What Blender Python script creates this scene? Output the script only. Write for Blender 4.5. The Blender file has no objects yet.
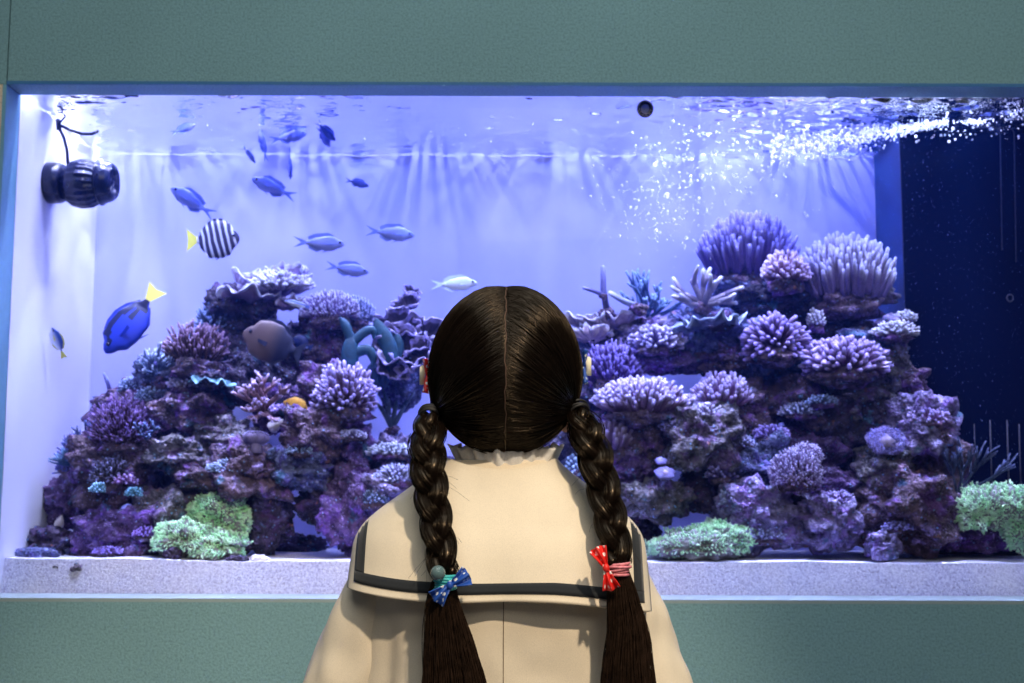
import bpy, math, random
from mathutils import Vector, Matrix, Euler, noise, Quaternion
random.seed(7)
R = math.radians
rnd = random.random
def ru(a, b): return a + (b - a) * rnd()
C = bpy.context.scene.collection

# ------------------------------------------------------------------ camera
FPX = 1263.0
CAM = Vector((0, 0, 0.98))
PITCH = 6.26
camR = Euler((R(90 + PITCH), 0, 0)).to_matrix() @ Matrix.Rotation(R(0.16), 3, 'Z')
def P(px, py, Y):
    d = camR @ Vector(((px - 512) / FPX, -(py - 341.5) / FPX, -1))
    return CAM + d * (Y / d.y)
def S(n, Y): return n * Y / FPX          # photo pixels to metres at distance Y
cd = bpy.data.cameras.new('camera'); co = bpy.data.objects.new('camera', cd); C.objects.link(co)
cd.sensor_width = 36; cd.lens = FPX / 1024 * 36
co.matrix_world = Matrix.Translation(CAM) @ camR.to_4x4()
cd.dof.use_dof = True; cd.dof.focus_distance = 1.42; cd.dof.aperture_fstop = 9.0
cd.clip_start = 0.02
bpy.context.scene.camera = co

# ------------------------------------------------------------------ helpers
def woff(o):
    w = Vector((0, 0, 0))
    while o is not None: w += o.location; o = o.parent
    return w
class MB:
    def __init__(s): s.v = []; s.f = []; s.t = []
    def add(s, vs, fs, t=0.0):
        b = len(s.v); s.v.extend(vs)
        s.f.extend([tuple(i + b for i in f) for f in fs])
        if isinstance(t, (list, tuple)): s.t.extend(t)
        else: s.t.extend([t] * len(vs))
    def box(s, x0, x1, y0, y1, z0, z1):
        s.add([Vector(p) for p in ((x0,y0,z0),(x1,y0,z0),(x1,y1,z0),(x0,y1,z0),(x0,y0,z1),(x1,y0,z1),(x1,y1,z1),(x0,y1,z1))],
              [(0,3,2,1),(4,5,6,7),(0,1,5,4),(1,2,6,5),(2,3,7,6),(3,0,4,7)])
    def tube(s, pts, rad, n=6, tip=None, flat=1.0, up=None, cap=True):
        # swept tube, rounded end
        m = len(pts)
        vs = []; ts = []
        t0 = (pts[1] - pts[0]).normalized()
        ref = up if up is not None else (Vector((0, 1, 0)) if abs(t0.y) < .8 else Vector((1, 0, 0)))
        a = (ref - t0 * ref.dot(t0)).normalized()
        for i in range(m):
            if i == 0: t = pts[1] - pts[0]
            elif i == m - 1: t = pts[i] - pts[i - 1]
            else: t = pts[i + 1] - pts[i - 1]
            t = t.normalized() if t.length > 1e-9 else t0
            a = (a - t * a.dot(t))
            a = a.normalized() if a.length > 1e-6 else Vector((1, 0, 0))
            b = t.cross(a)
            r = rad[i] if isinstance(rad, (list, tuple)) else rad
            for k in range(n):
                w = 2 * math.pi * k / n
                vs.append(pts[i] + a * (r * flat * math.cos(w)) + b * (r * math.sin(w)))
                ts.append(tip[i] if tip else 0.0)
        fs = []
        for i in range(m - 1):
            for k in range(n):
                k2 = (k + 1) % n
                fs.append((i*n+k, i*n+k2, (i+1)*n+k2, (i+1)*n+k))
        if cap:
            r = rad[-1] if isinstance(rad, (list, tuple)) else rad
            vs.append(pts[-1] + t * r * .8); ts.append(tip[-1] if tip else 0.0)
            q = len(vs) - 1
            for k in range(n): fs.append(((m-1)*n+k, (m-1)*n+(k+1) % n, q))
            fs.append(tuple(reversed(range(n))))
        s.add(vs, fs, ts)
    def ball(s, c, r, seg=8, rings=6, tip=0.0, rot=None):
        if not isinstance(r, (list, tuple, Vector)): r = (r, r, r)
        vs = [Vector((0, 0, -1))]
        for i in range(1, rings):
            ph = -math.pi / 2 + math.pi * i / rings
            for k in range(seg):
                w = 2 * math.pi * k / seg
                vs.append(Vector((math.cos(ph) * math.cos(w), math.cos(ph) * math.sin(w), math.sin(ph))))
        vs.append(Vector((0, 0, 1)))
        fs = []
        for k in range(seg): fs.append((0, 1 + (k + 1) % seg, 1 + k))
        for i in range(rings - 2):
            for k in range(seg):
                k2 = (k + 1) % seg
                fs.append((1+i*seg+k, 1+i*seg+k2, 1+(i+1)*seg+k2, 1+(i+1)*seg+k))
        q = len(vs) - 1
        for k in range(seg): fs.append((q, 1+(rings-2)*seg+k, 1+(rings-2)*seg+(k+1) % seg))
        out = []
        for v in vs:
            w = Vector((v.x*r[0], v.y*r[1], v.z*r[2]))
            if rot is not None: w = rot @ w
            out.append(w + c)
        s.add(out, fs, tip)
    def grid(s, fn, nu, nv, tip=None, closed_u=False):
        vs = []; ts = []
        for j in range(nv + 1):
            for i in range(nu + (0 if closed_u else 1)):
                u, v = i / nu, j / nv
                vs.append(fn(u, v)); ts.append(tip(u, v) if tip else 0.0)
        w = nu if closed_u else nu + 1
        fs = []
        for j in range(nv):
            for i in range(nu):
                i2 = (i + 1) % w
                fs.append((j*w+i, j*w+i2, (j+1)*w+i2, (j+1)*w+i))
        s.add(vs, fs, ts)
    def build(s, name, mat, parent=None, smooth=True):
        off = woff(parent)
        return s._link(name, mat, parent, off, smooth)
    def _link(s, name, mat, parent, off, smooth):
        me = bpy.data.meshes.new(name)
        me.from_pydata([tuple(v - off) for v in s.v], [], s.f)
        if any(s.t):
            at = me.attributes.new('tip', 'FLOAT', 'POINT')
            at.data.foreach_set('value', s.t)
        if smooth: me.polygons.foreach_set('use_smooth', [True] * len(me.polygons))
        me.materials.append(mat); me.update()
        o = bpy.data.objects.new(name, me); C.objects.link(o)
        if parent is not None: o.parent = parent
        return o
    def build_at(s, name, mat, origin, smooth=True):
        o = s._link(name, mat, None, Vector(origin), smooth)
        o.matrix_world = Matrix.Translation(Vector(origin))
        return o

def tag(o, label=None, cat=None, group=None, kind=None):
    if label: o['label'] = label
    if cat: o['category'] = cat
    if group: o['group'] = group
    if kind: o['kind'] = kind
    return o
def thing(name, loc, label, cat, group=None):
    o = bpy.data.objects.new(name, None); C.objects.link(o)
    o.empty_display_size = .01
    o.location = loc; o.matrix_world = Matrix.Translation(Vector(loc))
    return tag(o, label, cat, group)
def solid(o, th, off=0.0):
    m = o.modifiers.new('th', 'SOLIDIFY'); m.thickness = th; m.offset = off; return o
def subs(o, l=1):
    m = o.modifiers.new('ss', 'SUBSURF'); m.levels = l; m.render_levels = l; return o

# ------------------------------------------------------------------ materials
def nm(name):
    m = bpy.data.materials.new(name); m.use_nodes = True
    nt = m.node_tree; nt.nodes.clear()
    out = nt.nodes.new('ShaderNodeOutputMaterial')
    b = nt.nodes.new('ShaderNodeBsdfPrincipled')
    nt.links.new(b.outputs[0], out.inputs[0])
    return m, nt, b, out
def N(nt, t, **k):
    n = nt.nodes.new(t)
    for a, v in k.items():
        if a in n.inputs: n.inputs[a].default_value = v
        else: setattr(n, a, v)
    return n
def coords(nt): return N(nt, 'ShaderNodeTexCoord').outputs['Object']
def gco(nt): return N(nt, 'ShaderNodeNewGeometry').outputs['Position']
def ramp(nt, fac, stops, interp='LINEAR'):
    r = nt.nodes.new('ShaderNodeValToRGB'); r.color_ramp.interpolation = interp
    e = r.color_ramp.elements
    while len(e) < len(stops): e.new(0.5)
    for i, (p, c) in enumerate(stops):
        e[i].position = p
        e[i].color = (c, c, c, 1) if isinstance(c, (int, float)) else (*c[:3], 1)
    nt.links.new(fac, r.inputs[0]); return r.outputs[0]
def mix(nt, fac, a, b, mode='MIX'):
    m = nt.nodes.new('ShaderNodeMix'); m.data_type = 'RGBA'; m.blend_type = mode
    for sock, v in ((m.inputs[0], fac), (m.inputs[6], a), (m.inputs[7], b)):
        if hasattr(v, 'is_output'): nt.links.new(v, sock)
        elif isinstance(v, (int, float)): sock.default_value = v
        else: sock.default_value = (*v[:3], 1)
    return m.outputs[2]
def noi(nt, co, scale, detail=4, rough=.55, dist=0.0):
    n = N(nt, 'ShaderNodeTexNoise', Scale=scale, Detail=detail, Roughness=rough, Distortion=dist)
    nt.links.new(co, n.inputs['Vector']); return n.outputs['Fac']
def vor(nt, co, scale, out='Distance', feature='F1'):
    n = N(nt, 'ShaderNodeTexVoronoi', Scale=scale); n.feature = feature
    nt.links.new(co, n.inputs['Vector']); return n.outputs[out]
def bump(nt, b, h, strength=.5, dist=.002):
    n = N(nt, 'ShaderNodeBump', Strength=strength, Distance=dist)
    nt.links.new(h, n.inputs['Height']); nt.links.new(n.outputs[0], b.inputs['Normal'])
def attr(nt, name='tip'):
    a = nt.nodes.new('ShaderNodeAttribute'); a.attribute_name = name; return a.outputs['Fac']
def plain(name, col, rough=.5, spec=.5, metal=0.0, var=.12, scale=60, bmp=0.0, trans=0.0, sheen=0.0):
    m, nt, b, o = nm(name)
    c = gco(nt) if False else coords(nt)
    n = noi(nt, c, scale)
    dk = [x * (1 - var) for x in col]; lt = [min(1, x * (1 + var)) for x in col]
    nt.links.new(ramp(nt, n, [(.3, dk), (.7, lt)]), b.inputs['Base Color'])
    b.inputs['Roughness'].default_value = rough
    b.inputs['Specular IOR Level'].default_value = spec
    b.inputs['Metallic'].default_value = metal
    b.inputs['Transmission Weight'].default_value = trans
    b.inputs['Sheen Weight'].default_value = sheen
    if bmp: bump(nt, b, n, bmp)
    return m

def wall_mat(name, col, rough=.75):
    m, nt, b, o = nm(name)
    c = coords(nt)
    big = noi(nt, c, 3.0, 2)
    sp = noi(nt, c, 260, 3, .6)
    v = vor(nt, c, 190)
    base = ramp(nt, big, [(.3, [x*.94 for x in col]), (.7, [min(1, x*1.05) for x in col])])
    pit = ramp(nt, v, [(.10, .62), (.24, 1.0)])
    spk = ramp(nt, sp, [(.36, .80), (.5, 1.0), (.66, 1.12)])
    cc = mix(nt, 1.0, base, spk, 'MULTIPLY')
    gate = ramp(nt, noi(nt, c, 90, 2), [(.5, 0.0), (.62, 1.0)])
    cc = mix(nt, gate, cc, mix(nt, 1.0, cc, pit, 'MULTIPLY'))
    nt.links.new(cc, b.inputs['Base Color'])
    b.inputs['Roughness'].default_value = rough
    bump(nt, b, sp, .35, .002)
    return m

def rock_mat(name, a, bcol, patch, crust, seed=0.0, pscale=1.0):
    m, nt, b, o = nm(name)
    g = gco(nt)
    mp = N(nt, 'ShaderNodeMapping'); mp.inputs['Location'].default_value = (seed, seed*.7, seed*1.3)
    nt.links.new(g, mp.inputs['Vector']); c = mp.outputs[0]
    n1 = noi(nt, c, 26, 5, .65)
    n2 = noi(nt, c, 18*pscale, 3, .6, 1.0)
    n3 = noi(nt, c, 60, 4, .7)
    n4 = noi(nt, c, 34*pscale, 4, .6, .8)
    v = vor(nt, c, 140)
    col = ramp(nt, n1, [(.32, a), (.6, bcol)])
    col = mix(nt, ramp(nt, n2, [(.54, 0.0), (.62, .8)]), col, patch)
    col = mix(nt, ramp(nt, n4, [(.58, 0.0), (.66, .85)]), col, crust)
    col = mix(nt, ramp(nt, noi(nt, c, 22, 3), [(.64, 0.0), (.70, .75)]), col, (.10, .38, .42))
    col = mix(nt, ramp(nt, noi(nt, c, 45, 2), [(.70, 0.0), (.74, .8)]), col, (.62, .28, .14))
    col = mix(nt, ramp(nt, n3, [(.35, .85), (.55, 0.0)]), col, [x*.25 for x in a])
    col = mix(nt, ramp(nt, v, [(.12, .55), (.25, 0.0)]), col, crust)
    v2 = vor(nt, c, 75)
    col = mix(nt, ramp(nt, v2, [(.10, .8), (.17, 0.0)]), col, (.30, .62, .78))
    col = mix(nt, 1.0, col, (.58, .56, .86), 'MULTIPLY')
    nt.links.new(col, b.inputs['Base Color'])
    b.inputs['Roughness'].default_value = .7
    b.inputs['Specular IOR Level'].default_value = .35
    h = mix(nt, .5, n3, v)
    bump(nt, b, h, 1.0, .009)
    return m
def coral_mat(name, base, tip, rough=.6, sc=300):
    m, nt, b, o = nm(name)
    c = gco(nt)
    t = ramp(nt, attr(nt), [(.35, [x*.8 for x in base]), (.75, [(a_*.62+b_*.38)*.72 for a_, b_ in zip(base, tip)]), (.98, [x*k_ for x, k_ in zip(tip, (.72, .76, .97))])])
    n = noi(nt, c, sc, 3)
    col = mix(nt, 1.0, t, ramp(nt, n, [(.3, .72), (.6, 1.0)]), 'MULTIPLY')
    nt.links.new(col, b.inputs['Base Color'])
    b.inputs['Roughness'].default_value = rough
    b.inputs['Specular IOR Level'].default_value = .3
    bump(nt, b, n, .6, .002)
    return m

M = {}
M['wall'] = wall_mat('teal_plaster', (.235, .43, .46))
M['wall_reveal'] = plain('teal_paint', (.20, .44, .56), .5, var=.05)
M['cream_wall'] = wall_mat('cream_plaster', (.80, .66, .50))
M['floor'] = plain('floor_vinyl', (.16, .17, .18), .5, var=.2, scale=8)
M['ceiling'] = plain('ceiling_paint', (.35, .35, .36), .8)
M['rock_brown'] = rock_mat('brown_live_rock', (.11, .075, .075), (.30, .20, .20), (.32, .14, .42), (.60, .50, .72), 0)
M['rock_purple'] = rock_mat('purple_live_rock', (.11, .065, .13), (.28, .17, .34), (.34, .15, .52), (.66, .52, .82), 3.1, 1.2)
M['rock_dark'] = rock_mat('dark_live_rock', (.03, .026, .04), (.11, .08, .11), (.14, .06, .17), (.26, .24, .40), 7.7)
M['rock_pale'] = rock_mat('pale_live_rock', (.22, .19, .25), (.52, .46, .60), (.50, .30, .66), (.82, .78, .92), 11.3, 1.3)
M['rock_olive'] = rock_mat('olive_live_rock', (.12, .11, .07), (.36, .34, .27), (.34, .20, .36), (.62, .62, .60), 15.9, 1.2)
M['rock_blue'] = rock_mat('blue_grey_live_rock', (.08, .10, .17), (.25, .30, .42), (.22, .18, .48), (.60, .70, .88), 19.3, 1.4)

# ------------------------------------------------------------------ the setting
YG = 2.20            # inner face of the glass
YB = 2.62            # back wall of the tank
YW = 2.125            # front face of the room wall
def struct(name, mb, mat, smooth=False):
    o = mb.build_at(name, mat, mb.v[0], smooth); o['kind'] = 'structure'; return o
zt_w = P(512, 85.7, YW).z; zb_w = P(512, 603, YW).z
zt_g = P(512, 93.8, YG).z; zb_g = P(512, 597.5, YG).z
xl_w = P(6.5, 85, YW).x; XL = P(23, 93.8, YG).x; XR = 1.16
b = MB(); b.box(-3.2, 3.2, -2.6, 3.4, -.05, 0); struct('floor', b, M['floor'])
b = MB(); b.box(-3.2, 3.2, -2.6, 3.4, 2.9, 2.95); struct('ceiling', b, M['ceiling'])
xs = P(9.5, 40, YW).x
b = MB(); b.box(xs, 3.2, YW, YW + .06, zt_w, 2.9); struct('wall_front', b, M['wall'])
b = MB(); b.box(-3.2, xs - .0022, YW, YW + .06, zt_w + .0006, 2.9); struct('wall_front_upper', b, M['wall'])
b = MB(); b.box(-3.2, 3.2, YW + .012, YW + .06, zt_w + .001, 2.9)
for v in b.v: v.y += .0015
b = MB(); b.box(xs - .0022, xs, YW + .008, YW + .06, zt_w, 2.9); struct('trim_1', b, plain('seam_shadow_filler', (.03, .05, .05), .9))
b = MB(); b.box(-3.2, 3.2, YW, YW + .06, 0, zb_w); struct('wall_front_lower', b, M['wall'])
b = MB(); b.box(-3.2, xl_w - .0065, YW, YW + .06, zb_w, zt_w); struct('wall_left', b, M['cream_wall'])
b = MB(); b.box(1.25, 3.2, YW, YW + .06, zb_w, zt_w); struct('wall_right', b, M['wall'])
# reveal of the opening (bevelled to the glass)
xr_w = 1.25
def quad(a, b_, c, d, nrm=None):
    m = MB(); m.add([a, b_, c, d], [(0, 1, 2, 3)]); return m
yg0 = YG - .012
o = struct('trim_2', quad(Vector((xl_w, YW, zt_w)), Vector((xr_w, YW, zt_w)), Vector((xr_w, yg0, zt_g)), Vector((XL, yg0, zt_g))), plain('soffit_tank_glow', (.07, .24, .50), .5, var=.04)); solid(o, .006, 1)  # blue light from the tank is put into the soffit's base colour
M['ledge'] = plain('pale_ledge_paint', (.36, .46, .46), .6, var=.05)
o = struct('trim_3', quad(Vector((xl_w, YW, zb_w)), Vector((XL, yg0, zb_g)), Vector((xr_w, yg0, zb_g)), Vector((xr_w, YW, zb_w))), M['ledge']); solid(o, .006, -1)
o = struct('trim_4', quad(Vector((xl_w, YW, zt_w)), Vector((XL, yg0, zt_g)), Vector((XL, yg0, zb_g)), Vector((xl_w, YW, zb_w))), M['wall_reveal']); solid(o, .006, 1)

# ------------------------------------------------------------------ tank
def tank_wall_mat(name, col):
    m, nt, b, o = nm(name)
    g = gco(nt)
    mp = N(nt, 'ShaderNodeMapping'); mp.inputs['Scale'].default_value = (1, 1, .12)
    nt.links.new(g, mp.inputs['Vector'])
    n = noi(nt, mp.outputs[0], 9, 3, .5)
    nt.links.new(ramp(nt, n, [(.3, [x*.95 for x in col]), (.7, [min(1, x*1.03) for x in col])]), b.inputs['Base Color'])
    b.inputs['Roughness'].default_value = .8
    b.inputs['Specular IOR Level'].default_value = .04
    return m
M['tank_back'] = tank_wall_mat('pale_blue_acrylic', (.50, .53, .97))
M['tank_side'] = tank_wall_mat('white_acrylic', (.85, .86, .97))
ZTOP = 1.78
tank = thing('aquarium', (0, (YG+YB)/2, zb_g - .04), 'long reef aquarium set into the teal wall, with pale back and side panels', 'aquarium')
b = MB(); b.box(XL - .015, XR + .015, YB, YB + .015, zb_g - .04, ZTOP); b.build('back_panel', M['tank_back'], tank, False)
b = MB(); b.box(XL - .015, XL, YG - .01, YB - .0005, zb_g - .025, ZTOP); b.build('side_panel', M['tank_side'], tank, False)
b = MB(); b.box(XR, XR + .015, YG - .01, YB - .0005, zb_g - .025, ZTOP); b.build('side_panel', M['tank_side'], tank, False)
b = MB(); b.box(XL - .015, XR + .015, YG - .01, YB - .0005, zb_g - .04, zb_g - .0255); b.build('bottom_panel', M['tank_side'], tank, False)
# front glass: thin clear pane
m, nt, bs, out = nm('clear_glass')
nt.nodes.remove(bs)
tr = N(nt, 'ShaderNodeBsdfTransparent'); tr.inputs[0].default_value = (.97, .99, .99, 1)
gl = N(nt, 'ShaderNodeBsdfGlossy', Roughness=.03)
fr = N(nt, 'ShaderNodeFresnel', IOR=1.25)
mx = nt.nodes.new('ShaderNodeMixShader')
nt.links.new(fr.outputs[0], mx.inputs[0]); nt.links.new(tr.outputs[0], mx.inputs[1]); nt.links.new(gl.outputs[0], mx.inputs[2])
nt.links.new(mx.outputs[0], out.inputs[0]); M['glass'] = m
b = MB(); b.add([Vector((XL, YG - .008, zb_g - .025)), Vector((XR, YG - .008, zb_g - .025)), Vector((XR, YG - .008, ZTOP)), Vector((XL, YG - .008, ZTOP))], [(0, 1, 2, 3)])
b.build('front_glass', M['glass'], tank, False)['label'] = 'clear front glass pane'
# tank sits on a cabinet hidden behind the wall
b = MB(); b.box(XL - .02, XR + .02, YW + .07, YB + .02, 0, zb_g - .041)
cab = b.build_at('aquarium_cabinet', plain('cabinet_board', (.2, .2, .2)), (0, 2.4, 0), False)
tag(cab, 'plain cabinet behind the teal wall carrying the aquarium', 'cabinet')

# overflow box
XO = P(905, 300, 2.44).x; YO = 2.44
m, nt, bs, out = nm('black_acrylic')
bs.inputs['Base Color'].default_value = (.0012, .0018, .010, 1)
bs.inputs['Roughness'].default_value = .22; bs.inputs['Specular IOR Level'].default_value = .12
n = noi(nt, coords(nt), 40); nt.links.new(ramp(nt, n, [(.3, .18), (.7, .27)]), bs.inputs['Roughness']); M['black_acrylic'] = m
ofl = thing('overflow_box', (XO, YO, zb_g), 'black overflow box with blue lit side filling the right end of the tank', 'overflow box')
b = MB(); b.box(XO, XR - .001, YO, YO + .006, zb_g - .02, 1.70); b.build('front_panel', M['black_acrylic'], ofl, False)
m2 = plain('acrylic_blue_reflection', (.001, .03, .14), .45, .4, var=.1, scale=8); M['acrylic_blue_reflection'] = m2  # black panel; the back wall's blue reflection is put into its colour
b = MB(); b.box(XO, XO + .006, YO + .0061, YB - .001, zb_g - .02, 1.70); b.build('side_panel', m2, ofl, False)['label'] = 'side panel coloured with a blue reflection'
mm = plain('pale_line', (.05, .05, .08), .5); tag(mm)
for (px, y0, y1) in ((1000, 126, 250), (1014, 130, 262), (990, 420, 488), (1007, 420, 490), (1019, 424, 492), (974, 424, 470)):
    b = MB(); b.tube([P(px, y0, YO - .002), P(px + 2, y1, YO - .002)], .0011 if px != 974 else .0006, 6); b.build('weir_slot', mm, ofl)
b = MB(); pts = [P(1010, 298, YO - .001) + Vector((math.cos(w)*.006, 0, math.sin(w)*.007)) for w in [k*math.pi/8 for k in range(17)]]
b.tube(pts, .0012, 6); b.build('screw_cap', mm, ofl)
# seam line at back corner
b = MB(); zc0 = P(878, 548, YB).z
b.tube([P(877.5, 560, YB - .003), P(879, 130, YB - .003)], .002, 6)
b.build('silicone_seam', plain('silicone', (.30, .33, .62), .3), tank)

# water surface
ZW = P(512, 95.3, YG).z
def wave(x, y):
    q = Vector((x * 9, y * 16, 0))
    am = 1.0 + 1.2 * max(0, min(1, (x - .25) / .3))
    h = noise.noise(q) * .0040 + noise.noise(q * 2.6 + Vector((9, 2, 0))) * .0034 * am + noise.noise(Vector((q.x*3.2, q.y*6.5, 0))) * .0022 * am + noise.noise(Vector((q.x*7, q.y*13, 4))) * .0008 * am
    h += .0022 * noise.noise(Vector((x * 3.3, y * 4, 5)))
    return h * .92
b = MB()
b.grid(lambda u, v: Vector((XL + .0005 + (XR - XL - .001) * u, YG - .007 + (YB - YG + .0065) * v, ZW + wave(XL + (XR - XL) * u, YG + (YB - YG) * v))), 620, 150)
m, nt, bs, out = nm('water_surface')
nt.nodes.remove(bs)
tr = N(nt, 'ShaderNodeBsdfTransparent'); gl = N(nt, 'ShaderNodeBsdfGlossy', Roughness=.04)
gl.inputs[0].default_value = (.95, .96, 1, 1)
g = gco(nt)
# noise in the transmission colour stands in for light streaks focused by ripples
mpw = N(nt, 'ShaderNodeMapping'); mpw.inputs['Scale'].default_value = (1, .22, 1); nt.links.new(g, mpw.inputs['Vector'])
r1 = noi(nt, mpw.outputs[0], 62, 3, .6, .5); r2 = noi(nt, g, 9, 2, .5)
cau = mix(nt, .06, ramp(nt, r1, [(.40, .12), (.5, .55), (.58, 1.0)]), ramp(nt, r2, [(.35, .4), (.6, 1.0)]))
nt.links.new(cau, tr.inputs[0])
fr = N(nt, 'ShaderNodeFresnel', IOR=1.33)
mx = nt.nodes.new('ShaderNodeMixShader')
nt.links.new(fr.outputs[0], mx.inputs[0]); nt.links.new(tr.outputs[0], mx.inputs[1]); nt.links.new(gl.outputs[0], mx.inputs[2])
nt.links.new(mx.outputs[0], out.inputs[0])
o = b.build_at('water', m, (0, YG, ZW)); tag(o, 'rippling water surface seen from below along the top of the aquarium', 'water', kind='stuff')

# the body of water itself: faint blue haze
b = MB(); b.box(XL + .0008, XR - .0008, YG - .005, YB - .0012, zb_g - .02, ZW - .006)
m = bpy.data.materials.new('water_haze'); m.use_nodes = True; nt = m.node_tree; nt.nodes.clear()
vo = nt.nodes.new('ShaderNodeOutputMaterial'); vs_ = N(nt, 'ShaderNodeVolumeScatter', Density=.12, Anisotropy=.3); vs_.inputs['Color'].default_value = (.06, .20, 1, 1)
nt.links.new(vs_.outputs[0], vo.inputs['Volume'])
wb = b.build('water_body', m, o, False)
# sand
ZS = P(512, 562, YG + .012).z
def sand_h(x, y):
    return ZS + .0035 * noise.noise(Vector((x * 5, y * 5, 1))) + .0015 * noise.noise(Vector((x * 22, y * 22, 3))) + .0006 * noise.noise(Vector((x*90, y*90, 2))) + .010 * max(0, (-.45 - x)) 
m, nt, bs, out = nm('coral_sand')
g = gco(nt)
n1 = noi(nt, g, 240, 3, .8); v1 = vor(nt, g, 190); n5 = noi(nt, g, 10, 2)
col = ramp(nt, n1, [(.34, (.36, .35, .56)), (.5, (.64, .65, .86)), (.64, (.82, .83, .98))])
col = mix(nt, ramp(nt, v1, [(.13, .75), (.22, 0.0)]), col, (.16, .13, .22))
col = mix(nt, ramp(nt, n5, [(.45, 0.0), (.7, .35)]), col, (.85, .82, .84))
nt.links.new(col, bs.inputs['Base Color']); bs.inputs['Roughness'].default_value = .9
bump(nt, bs, n1, .7, .003)
b = MB()
nx, ny = 420, 70
x0, x1, y0, y1 = XL + .001, XR - .001, YG - .0015, YB - .001
SLP = .014
b.grid(lambda u, v: Vector((x0 + (x1-x0)*u, y0 + SLP + (y1-y0-SLP)*v, sand_h(x0 + (x1-x0)*u, y0 + SLP + (y1-y0-SLP)*v))), nx, ny)
b.grid(lambda u, v: Vector((x0 + (x1-x0)*u, y0 + SLP*v**1.2, (zb_g - .025) + (sand_h(x0 + (x1-x0)*u, y0 + SLP) - zb_g + .025)*v)), nx, 8)
o = b.build_at('sand_bed', m, (0, YG, ZS)); tag(o, 'pale coral sand bed along the bottom of the tank', 'sand', kind='stuff')
def SZ(x, y): return sand_h(x, y)

exec_parts = []
# ------------------------------------------------------------------ live rock
import bmesh
_ico = {}
def ico(n):
    if n not in _ico:
        bm = bmesh.new(); bmesh.ops.create_icosphere(bm, subdivisions=n, radius=1)
        _ico[n] = ([v.co.copy() for v in bm.verts], [tuple(v.index for v in f.verts) for f in bm.faces]); bm.free()
    return _ico[n]
def blob(center, r, seed, amp=.42, sub=5, fine=1.0, box=0.0):
    vs, fs = ico(sub); sv = Vector((seed * 3.17, seed * 1.31, seed * 7.7))
    out = []
    rm = (r[0] + r[1] + r[2]) / 3
    for v in vs:
        w = v
        if box:
            k = max(abs(v.x), abs(v.y), abs(v.z)); w = v * (1 + box * (1 / k - 1))
        d = 1 + amp * noise.fractal(v * 1.5 + sv, 1.0, 2.0, 3)
        p = Vector((w.x * r[0], w.y * r[1], w.z * r[2])) * d
        q = p + center
        e = (noise.noise(q * 44 + sv) * .0105 + (abs(noise.noise(q * 88 + sv)) - .25) * .0120 + noise.noise(q * 190) * .0040 + noise.noise(q*430)*.0011) * fine
        out.append(q + v * e)
    return out, fs
RT = 'reef_rock'
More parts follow.
